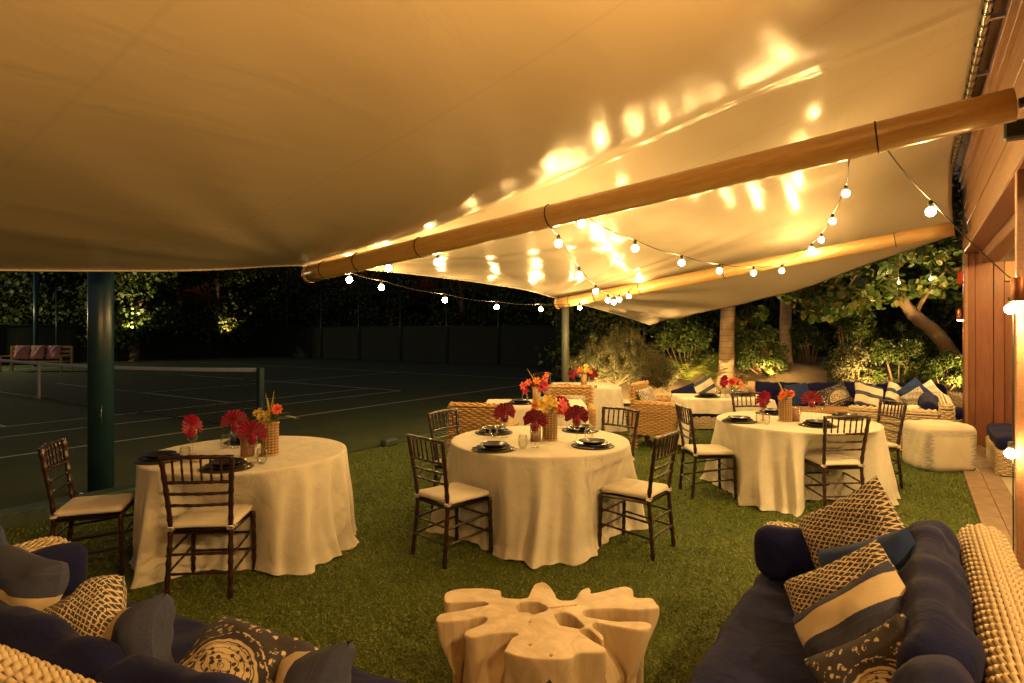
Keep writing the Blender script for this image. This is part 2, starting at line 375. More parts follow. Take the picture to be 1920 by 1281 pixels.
# ------------------------------------------------------------------ builders
def pillow_mesh(name, mat, w=.5, h=.5, th=.11, seed=0, n=22):
    r=np.random.default_rng(seed+11); a=np.linspace(-1,1,n); u,v=np.meshgrid(a,a,indexing='ij')
    x=w/2*u*(1-.10*(1-v**2)); y=h/2*v*(1-.10*(1-u**2))
    prof=np.clip((1-np.abs(u)**3)*(1-np.abs(v)**3),0,1)**.42
    ph=r.uniform(0,6.28,8)
    wr=.010*np.sin(5*u*v+ph[0])+.007*np.sin(7*u-4*v+ph[1])+.006*np.sin(9*v+5*u+ph[2])
    corner=(np.abs(u)*np.abs(v))**2
    x=x*(1-.07*corner**2); y=y*(1-.07*corner**2)
    bend=.02*np.sin(2*u+ph[3])*1.0+.03*corner*np.sin(ph[4]+3*u)
    zt=prof*(th+wr)+bend; zb=-prof*(th*.9+wr[::-1])+bend
    V=[];Fc=[];UVl=[]
    top=np.stack([x,y,zt],-1).reshape(-1,3); bot=np.stack([x,y,zb],-1).reshape(-1,3)
    V=np.concatenate([top,bot]); uv=np.stack([(u+1)/2,(v+1)/2],-1).reshape(-1,2); uv=np.concatenate([uv,uv]); k=n*n
    for i in range(n-1):
        for j in range(n-1):
            q=(i*n+j,(i+1)*n+j,(i+1)*n+j+1,i*n+j+1); Fc.append(q); Fc.append(tuple(c+k for c in q[::-1]))
    me=bpy.data.meshes.new(name); me.from_pydata(V.tolist(),[],Fc)
    ul=me.uv_layers.new(name='UVMap'); li=np.zeros(len(me.loops),int); me.loops.foreach_get('vertex_index',li)
    ul.data.foreach_set('uv', uv[li].ravel()); me.materials.append(mat)
    me.polygons.foreach_set('use_smooth',[True]*len(me.polygons)); me.update(); return me
def pillow(mat, c, normal, roll=0, w=.5, h=.5, th=.11, seed=0, label=None, cat='pillow', group=None, name='throw_pillow'):
    z=Vector(normal).normalized(); up=Vector((0,0,1)); 
    x=up.cross(z); x=Vector((1,0,0)) if x.length<.05 else x.normalized(); y=z.cross(x)
    R=Matrix((x,y,z)).transposed() @ Matrix.Rotation(roll,3,'Z')
    o=link_mesh(name, pillow_mesh(name,M[mat],w,h,th,seed)); o.matrix_world=Matrix.Translation(c) @ R.to_4x4()
    return tag(o,label,cat,group)
def soft_box(name, mat, dx,dy,dz, r=.06, seed=0, parent=None, loc=None, rot=None, puff=.02, wr=.006, nseg=(16,16,5)):
    """an upholstered block: rounded, slightly puffed and wrinkled"""
    rr=np.random.default_rng(seed); ph=rr.uniform(0,6.28,12); V=[];Fc=[]
    def face(ax,sg):
        o=[i for i in range(3) if i!=ax]; n0,n1=nseg[o[0]],nseg[o[1]]; a=np.linspace(-1,1,n0); b=np.linspace(-1,1,n1)
        A,B=np.meshgrid(a,b,indexing='ij'); Q=np.zeros((n0,n1,3)); Q[...,ax]=sg; Q[...,o[0]]=A; Q[...,o[1]]=B
        return Q,n0,n1
    H=np.array([dx/2,dy/2,dz/2]); k=0; vs=[]
    for ax in range(3):
        for sg in (-1,1):
            Q,n0,n1=face(ax,sg); Pn=Q*H; inner=np.clip(Pn,-(H-r),(H-r)); d=Pn-inner; L=np.linalg.norm(d,axis=-1,keepdims=True)
            Pn=inner+d/np.maximum(L,1e-9)*r
            o=[i for i in range(3) if i!=ax]; pf=(1-Q[...,o[0]]**2)*(1-Q[...,o[1]]**2)
            Pn[...,ax]+=sg*puff*pf*(1 if ax==2 else .5)
            wv=np.sin(Pn@np.array([11,7,9.])+ph[0])+np.sin(Pn@np.array([-17,13,5.])+ph[1])+.8*np.sin(Pn@np.array([29,-9,13.])+ph[2])+.6*np.sin(Pn@np.array([8,41,21.])+ph[3])
            Pn=Pn+(d/np.maximum(L,1e-9))*(wr*wv)[...,None]
            Pn[...,ax]+=0
            vs.append(Pn.reshape(-1,3))
            flip = (sg==1)==(ax!=1)
            for i in range(n0-1):
                for j in range(n1-1):
                    q=(k+i*n1+j,k+(i+1)*n1+j,k+(i+1)*n1+j+1,k+i*n1+j+1); Fc.append(q if flip else q[::-1])
            k+=n0*n1
    V=np.concatenate(vs); key=np.round(V,5); uq,inv=np.unique(key,axis=0,return_inverse=True); inv=inv.ravel()
    Fc=[tuple(inv[i] for i in q) for q in Fc]; Fc=[q for q in Fc if len(set(q))>=3]
    m=MB(); m.add(uq,Fc); return m.build(name,mat,parent,True,loc,rot)
def weave_wall(L,T,z0,z1,rnd=.07,row=.018,stake=.032,amp=.0055,rad=.009,pts=4,name='weave',mat=None,top=True,sides=4, zf=None):
    """closed loops of strand round a stadium-shaped wall (L along x, T along y), over and under the stakes"""
    prof=[]; z=z0+row/2
    while z<z1-rnd: prof.append((z,0.)); z+=row
    na=max(2,int(rnd*PI/2/row))
    for i in range(na): a=(i+.5)/na*PI/2; prof.append((z1-rnd+rnd*math.sin(a), rnd*(1-math.cos(a))))
    if top:
        d=rnd+row/2
        while d<T/2-row*.3: prof.append((z1,d)); d+=row
    Vs=[];Q=[];k=0
    for ri,(z,ins) in enumerate(prof):
        hx,hy=L/2-ins,T/2-ins; r=max(.004,min(.07-ins*.5,hy*.95,.07)); segs=[]
        per=4*(hx-r)+4*(hy-r)+2*PI*r; per0=4*(L/2-.07)+4*(T/2-.07 if T/2>.07 else 0)+2*PI*.07
        nst=max(4,int(round((2*(L+T)-.11)/stake/2))*2); n=nst*pts
        s=np.arange(n)/n*per; pos=np.zeros((n,3)); nor=np.zeros((n,3))
        a,b=2*(hx-r),2*(hy-r); q=PI*r/2
        bounds=np.cumsum([0,a,q,b,q,a,q,b,q]); cx,cy=hx-r,hy-r
        cs=[(cx,-cy,-PI/2),None,(cx,cy,0),None,(-cx,cy,PI/2),None,(-cx,-cy,PI)]
        for i in range(n):
            sg=min(7,int(np.searchsorted(bounds,s[i],side='right')-1)); d=s[i]-bounds[sg]
            if sg==0: p=(-cx+d,-hy); nn=(0,-1)
            elif sg==2: p=(hx,-cy+d); nn=(1,0)
            elif sg==4: p=(cx-d,hy); nn=(0,1)
            elif sg==6: p=(-hx,cy-d); nn=(-1,0)
            else:
                c=cs[(sg-1)]; an=c[2]+d/max(r,1e-6); nn=(math.cos(an),math.sin(an)); p=(c[0]+r*nn[0],c[1]+r*nn[1])
            pos[i]=(p[0],p[1],z); nor[i]=(nn[0],nn[1],0)
        tilt=min(1,ins/rnd) if rnd>0 else 0; an=tilt*PI/2 if ins<=rnd else PI/2
        N3=nor*math.cos(an)+np.array([0,0,1.])*math.sin(an); B3=np.array([0,0,1.])*math.cos(an)-nor*math.sin(an)
        off=amp*np.cos(PI*np.arange(n)/pts+PI*ri); pos=pos+N3*off[:,None]
        ring=np.arange(sides)*2*PI/sides+PI/4
        if zf is not None: pos[:,2]+=zf(pos)
        vv=pos[:,None,:]+rad*(np.cos(ring)[None,:,None]*N3[:,None,:]*.75+1.3*np.sin(ring)[None,:,None]*B3[:,None,:])
        Vs.append(vv.reshape(-1,3)); i=np.arange(n)[:,None]; j=np.arange(sides)[None,:]
        i2=(i+1)%n; j2=(j+1)%sides
        Q.append(k+np.stack([i*sides+j,i2*sides+j,i2*sides+j2,i*sides+j2],-1).reshape(-1,4)); k+=n*sides
    return fast_mesh(name,np.concatenate(Vs),np.concatenate(Q),mat or M['wicker'])
def core_wall(L,T,z0,z1,rnd,parent,loc,rot,name='wicker_core'):
    m=MB(); m.rbox(-L/2+.012,L/2-.012,-T/2+.012,T/2-.012,z0,z1-.010,min(.05,T/2-.02)); return m.build(name,M['core'],parent,False,loc,rot)
def leaf_cloud(name, centers, radii, n, size, mat, parent=None, shape='round', droop=.3, seed=0, aspect=1.0, shell=.35):
    """n separate little leaves scattered through ellipsoidal clumps"""
    r=np.random.default_rng(seed); c=np.asarray(centers,float); ra=np.asarray(radii,float)
    wgt=np.prod(ra,axis=1)**.8; wgt/=wgt.sum(); k=r.choice(len(c),n,p=wgt)
    d=r.normal(size=(n,3)); d/=np.linalg.norm(d,axis=1)[:,None]; rr=r.uniform(shell,1,n)**.7
    p=c[k]+d*rr[:,None]*ra[k]*(1+.25*r.normal(size=n)[:,None]*.5)
    nz=d*.8+r.normal(size=(n,3))*.7+np.array([0,-.1,.35]); nz/=np.linalg.norm(nz,axis=1)[:,None]
    t=np.cross(nz,r.normal(size=(n,3))); t[:,2]-=droop; t-=nz*np.sum(t*nz,1)[:,None]; t/=np.maximum(np.linalg.norm(t,axis=1)[:,None],1e-6); b=np.cross(nz,t)
    s=size*r.uniform(.6,1.25,n)[:,None]
    if shape=='round':
        an=np.arange(6)*PI/3; vv=p[:,None,:]+s[:,None,:]*.5*(np.cos(an)[None,:,None]*t[:,None,:]+aspect*np.sin(an)[None,:,None]*b[:,None,:])
        vv=vv+nz[:,None,:]*(s[:,None,:]*.12*np.abs(np.sin(an))[None,:,None])
        me=fast_mesh(name,vv.reshape(-1,3),np.arange(n*6).reshape(n,6),mat,False,6)
    else:
        a=aspect; loc=[(-.5,0),(0,.5*a),(.5,0),(0,-.5*a)]
        vv=np.stack([p+s*(q[0]*t+q[1]*b)+nz*s*(.08 if q[1] else -.04) for q in loc],1)
        me=fast_mesh(name,vv.reshape(-1,3),np.arange(n*4).reshape(n,4),mat,False,4)
    return link_mesh(name,me,parent)

# ================================================================== SETTING
def sheet(name,pts,z,mat,label=None):
    m=MB(); m.add([(p[0],p[1],z) for p in pts],[tuple(range(len(pts)))]); return tag(m.build(name,M[mat],None,False),label,None,None,'structure')
sheet('ground',[(-160,-60),(160,-60),(160,220),(-160,220)],-.012,'court')
sheet('tennis_court',[F(-40,6.62),F(24.8,6.62),F(24.8,40),F(-40,40)],0,'court')
sheet('lawn',[F(-6,-.48),F(13.2,-.48),F(13.2,6.5),F(-6,6.5)],.0,'turf')
sheet('interior_floor',[F(-6,-6),F(11.2,-6),F(11.2,-.83),F(-6,-.83)],.004,'floor')
# turf blades
def turf():
    n=380000; Y=1/(rng.uniform(1/13.0,1/2.15,n)); X=rng.uniform(-.86,.86,n)*Y
    s=U.x*X+U.y*Y; t=Nn.x*X+Nn.y*Y; k=(t>-.47)&(t<6.48)&(s<13.1); X,Y=X[k],Y[k]; n=len(X)
    sc_=np.clip(Y/5,.8,2.2); wd=.0042*sc_*rng.uniform(.6,1.3,n); ht=.016*np.clip(sc_,.8,1.3)*rng.uniform(.5,1.25,n); a=rng.uniform(0,2*PI,n)
    dx,dy=np.cos(a)*wd,np.sin(a)*wd; lx,ly=rng.normal(0,.012,n),rng.normal(0,.012,n)
    z=np.zeros(n)+.001
    V=np.stack([np.stack([X-dx,Y-dy,z],-1),np.stack([X+dx,Y+dy,z],-1),np.stack([X+lx,Y+ly,ht],-1)],1).reshape(-1,3)
    o=link_mesh('turf_grass',fast_mesh('turf_grass',V,np.arange(3*n).reshape(n,3),M['blade'],False,3)); tag(o,'short green artificial turf blades between the tables and sofas','grass',None,'stuff')
turf()
# court lines: each painted strip one sheet
def court_line(a,b,wd=.06,z=.004):
    a,b=Vector(a),Vector(b); d=(b-a).normalized(); p=Vector((-d.y,d.x,0))*wd/2
    m=MB(); m.add([(q.x,q.y,z) for q in (a-p,b-p,b+p,a+p)],[(0,1,2,3)]); tag(m.build('court_line',M['line'],None,False),None,None,None,'structure')
for a,b in [(F(-20,10.2),F(18.3,10.2)),(F(-20,12.12),F(12.75,12.12)),(F(-20,13.42),F(12.75,13.42)),(F(18.3,10.23),F(18.3,32.8)),
            (F(12.75,12.1),F(12.75,23.5)),(F(8.45,13.45),F(8.45,23)),(F(4.15,13.45),F(4.15,23)),(F(8.48,17.6),F(18.25,17.6)),(F(-10,17.6),F(4.1,17.6)),(F(-20,32.9),F(18.3,32.9))]:
    court_line(a,b)
# kerb and block at the turf's edge
def fbox(m,s0,s1,t0,t1,z0,z1,bev=0):
    Mx=Matrix(((U.x,Nn.x,0,0),(U.y,Nn.y,0,0),(0,0,1,0),(0,0,0,1)))
    return m.box(s0,s1,t0,t1,z0,z1,Mx,bev)
k=MB(); fbox(k,-6,3.9,6.5,6.72,-.012,.13,.015); tag(k.build('kerb',M['kerb'],None,False),'dark green painted kerb along the turf beside the green pole','kerb',None,'structure')
k=MB(); fbox(k,6.72,13.2,6.5,6.62,-.012,.03,.008); tag(k.build('kerb',M['kerb'],None,False),'low kerb between turf and court on the far side','kerb',None,'structure')
k=MB(); fbox(k,6.45,6.72,6.42,6.56,0,.10,.02); tag(k.build('anchor_block',M['kerb'],None,False),'small dark block on the turf edge beyond the chairs of the middle table','block')
# stone path of tiles
path=MB(); fbox(path,-6,13,-.83,-.48,-.012,.012); pr=path.build('path',M['core'],None,False); tag(pr,None,None,None,'structure')
tm=MB(); tm.rbox(-.198,.198,-.0845,.0845,-.008,.008,.004); tme=tm.mesh('tile',M['tile'],False)
for i in range(30):
    for j in range(2):
        p=F(1.2+i*.4+(.0 if j else .0),-.568-j*.172,.0165+random.uniform(-.0012,.0012)); link_mesh('tile',tme,pr,p,(0,0,FA+random.uniform(-.003,.003)))

# sandy bank behind the sofas
def bank_h(X,Y):
    a=np.clip((Y-11.4)/3.2,0,1); a=a*a*(3-2*a); b=np.clip((X/np.maximum(Y,1)-.09)/.08,0,1); b=b*b*(3-2*b)
    return -.02+a*b*(.86+.10*np.sin(X*1.3)*np.cos(Y*.9))+.03*np.sin(X*5+Y*3)*a*b
xs=np.linspace(.5,26,130); ys=np.linspace(11,30,110); XX,YY=np.meshgrid(xs,ys,indexing='ij'); ZZ=bank_h(XX,YY)+rng.normal(0,.006,XX.shape)
gm=MB(); gm.grid(np.stack([XX,YY,ZZ],-1)); tag(gm.build('terrain',M['sand']),None,None,None,'structure')
def gz(x,y): return float(bank_h(np.array(x),np.array(y)))

# ------------------------------------------------------------------ the building's open front
bl=empty('pavilion',F(0,0,0),0,'wooden pavilion front with plank wall above open doorway at right','building')
Mx=Matrix(((U.x,Nn.x,0,0),(U.y,Nn.y,0,0),(0,0,1,0),(0,0,0,1)))
def fpart(name,mat,s0,s1,t0,t1,z0,z1,bev=.004,parent=bl):
    m=MB(); m.box(-(s1-s0)/2,(s1-s0)/2,t0,t1,z0,z1,None,bev); c=F((s0+s1)/2,0,0)
    o=m.build(name,M[mat],parent,False,c,(0,0,FA)); return o
S0,S1=-1.5,11.39
fpart('fascia','plank',S0,S1,-.655,-.60,2.85,3.03)
z=3.038
for i in range(5):
    fpart('plank','plank',S0,S1,-.65,-.612+.004*(i%2),z,z+.148); z+=.156
fpart('cornice_board','plank',S0,S1-.02,-.65,-.575,z,z+.10); z+=.104
fpart('cornice_board','plank',S0,S1-.04,-.65,-.545,z,z+.09); z+=.094
fpart('plank','plank',S0,S1-.06,-.65,-.60,z,z+.13); z+=.134
fpart('cornice_board','plank',S0,S1-.1,-.65,-.50,z,z+.05); z+=.054
fpart('plank','plank',S0,S1-.1,-.65,-.59,z,z+.25); z+=.25
fpart('wall_backing','redwood',S0,S1-.005,-.80,-.658,2.87,z,.004)
fpart('soffit','redwood',S0,S1,-.80,-.605,2.835,2.847,.002)
fpart('lintel','plank',S0,S1-.1,-1.02,-.805,2.70,2.86,.008)
fpart('roof',  'plank',S0,S1+.2,-6,-.45,4.52,4.60)
# jamb of posts and panels at the far end
sj=11.2
fpart('post','redwood',sj,sj+.19,-.735,-.602,0,2.83)
fpart('jamb_strip','plank',sj-.03,sj,-.655,-.61,0,2.83)
fpart('panel','redwood',sj+.03,sj+.10,-.95,-.738,.02,2.69)
fpart('post','redwood',sj+.01,sj+.12,-1.07,-.955,.02,2.69)
dr=fpart('door_frame','redwood',sj+.05,sj+.10,-1.20,-1.075,.02,2.40)
fpart('door_frame','redwood',sj+.05,sj+.10,-2.1,-1.205,2.14,2.40)
fpart('transom','ceilwood',sj+.02,sj+.10,-2.1,-1.075,2.41,2.69)
fpart('door_frame','redwood',sj+.05,sj+.10,-2.1,-1.205,.02,.42)
g=fpart('window_pane','glass',sj+.07,sj+.078,-2.1,-1.205,.425,2.135,.001)
# curtain folds behind the glass
A=np.zeros((60,2,3)); tt=np.linspace(-2.3,-1.1,60)
for i,t in enumerate(tt):
    for j,zz in enumerate((.05,2.5)): A[i,j]=F(sj+.25+.03*math.sin(t*40),t,zz)
cm=MB(); cm.grid(A); cm.build('curtain',M['cloth'],bl)
fpart('end_wall','redwood',sj+.5,sj+.6,-6,-.62,0,4.5)
fpart('back_wall','ceilwood',S0,sj,-6.1,-6,0,4.5)
for i in range(14): fpart('ceiling_board','ceilwood',S0,sj,-1.25-i*.33,-.925-i*.33,2.90,2.92,.004)
# near post with lamp, and further posts towards the camera's side
fpart('post','plank',5.56,5.66,-.70,-.60,.02,2.83)
# sail rail with lacing rings
rl=empty('sail_rail',(0,0,0),0,'metal tube rail with lacing along the top of the plank wall','rail')
a,b=F(.5,-.43,3.99),F(10.62,-.43,3.93)
m=MB(); m.tube([a.lerp(b,i/20) for i in range(21)],.026,10); m.build('tube',M['steel'],rl)
rg=MB(); rg.tube([(0,.031*math.cos(q),.031*math.sin(q)) for q in np.linspace(0,2*PI,13)],.004,5); rme=rg.mesh('lacing_ring',M['cable'])
for i in range(52):
    s=.6+i*.195; link_mesh('lacing_ring',rme,rl,a.lerp(b,(s-.5)/10.12),(0,0,FA+random.uniform(-.2,.2)))
for i in range(9):
    s=1+i*1.15; p=a.lerp(b,(s-.5)/10.12); m=MB(); fbox(m,s-.02,s+.02,-.60,-.44,p.z-.015,p.z+.015); m.build('bracket',M['steel'],rl,False)

# ------------------------------------------------------------------ poles
def pole(name,p0,r,h,mat,label,cat='pole',plate=True):
    o=empty(name,p0,0,label,cat); m=MB(); m.lathe([(r,0),(r,h)],32); m.build('shaft',M[mat],o)
    m=MB(); m.lathe([(r*1.02,h+.001),(r*1.02,h+.03),(r*.3,h+.06)],32); m.build('cap',M[mat],o)
    if plate: m=MB(); m.lathe([(r*1.6,-.012),(r*1.6,.02),(r*1.02,.025)],24); m.build('base_plate',M[mat],o)
    return o
gp=pole('mast_pole',F(3.0,7.11,0),.117,3.4,'greenpole','thick dark green round steel pole standing at the left edge of the court')
m=MB(); 
for q in (-.5,.5): m.tube([(.10+.03*math.sin(x)*1,-.135-.06*math.sin(x),.95-.28*x/PI*1.0+q*.0) for x in np.linspace(0,PI,14)],.004,6)
m.build('cable_loop',M['steel'],gp)
pole('mast_pole',G(1060,788)*1.04,.075,2.6,'greypole','thin pale pole holding up the far corner of the sail')

# ------------------------------------------------------------------ sail beams
def beam(A,B,r,label):
    A,B=Vector(A),Vector(B); o=empty('sail_beam',A,0,label,'beam'); d=(B-A); L=d.length; R=d.to_track_quat('X','Z').to_euler()
    m=MB(); xs=np.linspace(0,L,26); m.tube([(x,0,0) for x in xs],[r*(1+.012*math.sin(x*2.1)) for x in xs],28); b_=m.build('pole',M['bamboo'],o); b_.rotation_euler=R
    m=MB(); m.tube([(x,0,0) for x in (L-.03,L-.028,L+.012,L+.014)],[r*1.0,r*1.05,r*1.05,r*.9],28); c=m.build('end_cap',M['bamboo'],o); c.rotation_euler=R
    m=MB(); m.tube([(x,0,0) for x in (-.10,-.02)],[.03,.03],12); m.box(-.14,-.10,-.08,.08,-.09,.09); c=m.build('wall_bracket',M['cable'],o,False); c.rotation_euler=R
    rm=MB(); rm.tube([(0,(r+.004)*math.cos(q),(r+.004)*math.sin(q)) for q in np.linspace(0,2*PI,22)],.0055,5); rmm=rm.mesh('cord_loop',M['cable'])
    for f in (.11,.495,.73,.87,.955): 
        c=link_mesh('cord_loop',rmm,o,d*f,R)
    return o
B1A,B1B=F(4.635,-.49,3.03),F(4.63,5.84,2.35); B2A,B2B=F(10.02,-.43,3.05),F(10.02,5.57,2.2)
beam(B1A,B1B,.098,'long thick varnished timber beam nearest the camera, under the sail')
beam(B2A,B2B,.098,'far varnished timber beam under the sail near the garden')
def b1(f,dz=0): p=B1A.lerp(B1B,f); p.z+=dz; return p
def b2(f,dz=0): p=B2A.lerp(B2B,f); p.z+=dz; return p

# ------------------------------------------------------------------ the sail
def cr(Pm,x):
    n=len(Pm)-1; i=min(int(x*n),n-1); f=x*n-i; p0=Pm[max(i-1,0)];p1=Pm[i];p2=Pm[i+1];p3=Pm[min(i+2,n)]
    if i==0: p0=2*p1-p2
    if i==n-1: p3=2*p2-p1
    return .5*((2*p1)+(-p0+p2)*f+(2*p0-5*p1+4*p2-p3)*f*f+(-p0+3*p1-3*p2+p3)*f**3)
rows_near=[[(-6,-.43,4.0),(-6,1.3,3.3),(-6,3,2.8),(-6,4.7,2.4),(-6,6.6,2.1)],
 [(-2.5,-.43,4.0),(-2.5,1.3,3.3),(-2.5,3,2.8),(-2.5,4.6,2.42),(-2.5,6.5,2.1)],
 [(.5,-.43,4.0),(.5,1.1,3.28),(.5,2.8,2.78),(.5,4.5,2.42),(.5,6.35,2.13)],
 [(3,-.43,4.0),(3,1.1,3.30),(3,2.8,2.84),(3,4.4,2.50),(3,6.0,2.27)],
 [(4.5,-.43,4.0),(4.45,1.1,3.42),(4.4,2.75,2.93),(4.35,4.3,2.61),(4.25,5.92,2.42)],
 [(5.35,-.43,3.99),(5.25,1.1,3.62),(5.12,2.7,3.17),(4.95,4.25,2.78),(4.78,5.93,2.475)]]
rows_far=[rows_near[-1],
 [(6.1,-.43,3.98),(6.0,1.05,3.48),(5.95,2.6,2.99),(5.85,4.1,2.66),(5.7,5.62,2.46)],
 [(7.3,-.43,3.97),(7.3,1.0,3.45),(7.3,2.5,2.99),(7.3,3.95,2.66),(7.3,5.38,2.42)],
 [(8.8,-.43,3.95),(8.8,1.0,3.42),(8.8,2.5,2.95),(8.8,4.0,2.60),(8.8,5.42,2.37)],
 [(10.1,-.43,3.92),(10.1,1.0,3.38),(10.1,2.6,2.92),(10.1,4.15,2.56),(10.1,5.7,2.33)],
 [(10.9,-.45,3.55),(11.05,.95,3.08),(11.2,2.2,2.70),(11.3,3.6,2.36),(11.2,5.2,2.12)],
 [(11.4,-.50,3.14),(11.75,.7,2.77),(12.0,1.8,2.41),(12.2,3.17,2.12),(12.5,4.68,1.83)]]
def patch(rows,nu,nv):
    R=np.array(rows,float); Pu=np.zeros((nu,nv,3))
    for i in range(nu):
        x=i/(nu-1); ctl=np.array([cr(R[:,c],x) for c in range(5)])
        for j in range(nv): Pu[i,j]=cr(ctl,j/(nv-1))
    return Pu
pn=patch(rows_near,90,90); pf=patch(rows_far,100,90)
Pall=np.concatenate([pn,pf[1:]],0)
s_,t_=Pall[...,0],Pall[...,1]
edge=np.clip((t_+.43)/.8,0,1)*np.clip((5.9-t_)/1.2,.0,1)
# tension folds fanning from the beam ends
def fan(s0,t0,k,ph,amp):
    dx,dy=s_-s0,t_-t0; a=np.arctan2(dx,-dy); r=np.hypot(dx,dy); return amp*np.sin(a*k+ph)*np.exp(-((r-2.2)/2.0)**2)
Pall[...,2]+= edge*(fan(4.75,5.9,26,0,.006)+fan(4.75,5.9,41,1,.003)+fan(10.0,5.7,23,2,.014)+fan(10.0,5.7,37,.5,.006)+.006*np.sin(s_*2.3+t_*1.1)+.002*np.sin(s_*5.1-t_*1.7))
ridge=np.exp(-((s_-(5.38-.1*(t_+.43)))/.05)**2); Pall[...,2]-=.03*ridge*np.clip((t_+.6)/.6,0,1)
Wp=np.zeros_like(Pall); Wp[...,0]=U.x*s_+Nn.x*t_; Wp[...,1]=U.y*s_+Nn.y*t_; Wp[...,2]=Pall[...,2]
nu,nv=Wp.shape[:2]; i,j=np.meshgrid(np.arange(nu-1),np.arange(nv-1),indexing='ij')
Q=np.stack([i*nv+j,(i+1)*nv+j,(i+1)*nv+j+1,i*nv+j+1],-1).reshape(-1,4)
sme=fast_mesh('shade_sail',Wp.reshape(-1,3),Q,M['sail']); ul=sme.uv_layers.new(name='UVMap'); li=np.zeros(len(sme.loops),int); sme.loops.foreach_get('vertex_index',li)
ul.data.foreach_set('uv',np.stack([s_,t_],-1).reshape(-1,2)[li].ravel())
sail=link_mesh('shade_sail',sme); tag(sail,'huge cream fabric shade sail stretched overhead over the beams','shade sail')
so=sail.modifiers.new('thickness','SOLIDIFY'); so.thickness=.004; so.offset=1
# hem rope along the outer edge
hm=MB(); hm.tube([tuple(Wp[q,-1]-np.array([0,0,.004])) for q in range(0,nu,2)],.010,6); hm.build('edge_hem',M['cloth'],sail)

# ------------------------------------------------------------------ string lights
bm_=MB(); 
def ico(r,sub=2):
    import bmesh
    b=bmesh.new(); bmesh.ops.create_icosphere(b,subdivisions=sub,radius=r); v=[tuple(x.co) for x in b.verts]; f=[tuple(y.index for y in x.verts) for x in b.faces]; b.free(); return v,f
v,f=ico(.036,2); bm_.add(v,f); bulb_me=bm_.mesh('bulb',M['bulb'])
sk=MB(); sk.lathe([(.008,.085),(.016,.08),(.018,.035),(.014,.03)],10); sock_me=sk.mesh('socket',M['cable'])
def string_light(label, pts, bulbs, group='bulb strings under the sail'):
    """pts: cable course; bulbs: points hung from it"""
    o=empty('string_light',pts[0],0,label,'string lights',group); P0=Vector(pts[0])
    path=[]
    for a,b in zip(pts[:-1],pts[1:]):
        a,b=Vector(a),Vector(b); L=(b-a).length
        for q in range(8): f=q/8; p=a.lerp(b,f); p.z-=.05*L*4*f*(1-f)*.5; path.append(p-P0)
    path.append(Vector(pts[-1])-P0); m=MB(); m.tube(path,.005,5); m.build('cable',M['cable'],o)
    for p in bulbs:
        p=Vector(p); b=link_mesh('bulb',bulb_me,o,p-P0); link_mesh('socket',sock_me,b)
    return o
up=Vector((0,0,.09))
def strung(label,start,bl_,end,group='bulb strings under the sail'):
    bs=[P(*q) for q in bl_]; return string_light(label,[Vector(start)]+[p+up for p in bs]+[Vector(end)],bs,group)
strung('string of six bulbs along the dark outer edge of the sail',b1(.965,-.09),[(655,525,7.35),(715,539,7.8),(834,563,8.7),(931,576,9.6),(1014,580,10.4),(1087,577,11.0)],b2(.93,-.1))
strung('short string of two bulbs tied just under the near beam',b1(.96,-.1),[(728,503,6.95),(820,492,6.45)],b1(.70,-.1))
strung('sagging string of bulbs that dips to its lowest point near the far pole',b1(.495,-.1),[(1047,457,5.8),(1086,515,7.0),(1117,547,8.0),(1140,563,8.8),(1151,567,9.3),(1161,562,9.8),(1179,556,10.2),(1200,528,10.7)],b2(.80,-.02))
strung('string of bulbs crossing diagonally from the near beam to the far beam',b1(.455,-.1),[(1091,420,5.35),(1191,466,6.3),(1278,493,7.1),(1349,508,7.8),(1413,512,8.4),(1466,508,8.9),(1512,477,9.2)],b2(.38,-.1))
strung('string of bulbs climbing from the far beam up to the near beam',b2(.34,-.1),[(1522,468,8.9),(1540,450,8.2),(1561,415,7.2),(1586,363,6.0)],b1(.135,-.1))
strung('cable with bulbs running from the near beam down the right post',b1(.11,.02),[(1745,397,4.75)],F(5.53,-.58,2.05))
bs=[F(5.50,-.56,1.85),F(5.50,-.56,.84)]
string_light('cable hanging down the right wooden post with two large bulbs',[F(5.53,-.58,2.05),F(5.51,-.575,1.9),F(5.52,-.575,.95),F(5.53,-.58,.02)],bs,'bulb cables on the right post')

# sconces, alarm box, speaker
def sconce(loc,sc_,label,ang=0):
    o=empty('wall_lamp',loc,ang,label,'wall lamp','copper cylinder wall lamps'); m=MB(); m.lathe([(.048,0),(.05,.005),(.05,.16),(.048,.165)],24); m.build('shade',M['bronze'],o)
    m=MB(); m.lathe([(.001,-.012),(.036,-.010),(.036,-.002),(.001,-.001)],20); m.build('lamp_lens',M['lampglow'],o); m=MB(); m.box(.04,.085,-.02,.02,.06,.10); m.build('arm',M['bronze'],o,False)
    l=bpy.data.lights.new('wall_lamp_light','SPOT'); l.energy=55; l.color=WARM; l.spot_size=2.2; l.spot_blend=.6; l.shadow_soft_size=.03
    lo=bpy.data.objects.new('wall_lamp_light',l); C.objects.link(lo); lo.parent=o; lo.location=(0,0,-.03); return o
sconce(F(11.46,-.57,1.86),1,'small copper cylinder lamp on the far corner post, lit downward',-PI/2-.6)
sconce(F(5.42,-.60,1.90),1,'copper cylinder lamp on the near right post above a bright bulb',FA)
m=MB(); m.rbox(-.05,.05,-.05,.05,0,.2,.01); o=m.build('alarm_box',M['redplastic'],None,False,P(1805,533,9.3)); tag(o,'small red alarm box fixed high on the far corner post','alarm box')
sp=empty('speaker',F(5.12,-.545,3.0),FA,'small black loudspeaker mounted on the plank wall under the near beam','speaker')
m=MB(); m.rbox(-.045,.045,-.06,.06,-.06,.06,.012); m.build('case',M['cable'],sp,False); m=MB(); m.rbox(-.053,-.0455,-.05,.05,-.05,.05,.003); m.build('grille',M['black'],sp,False)
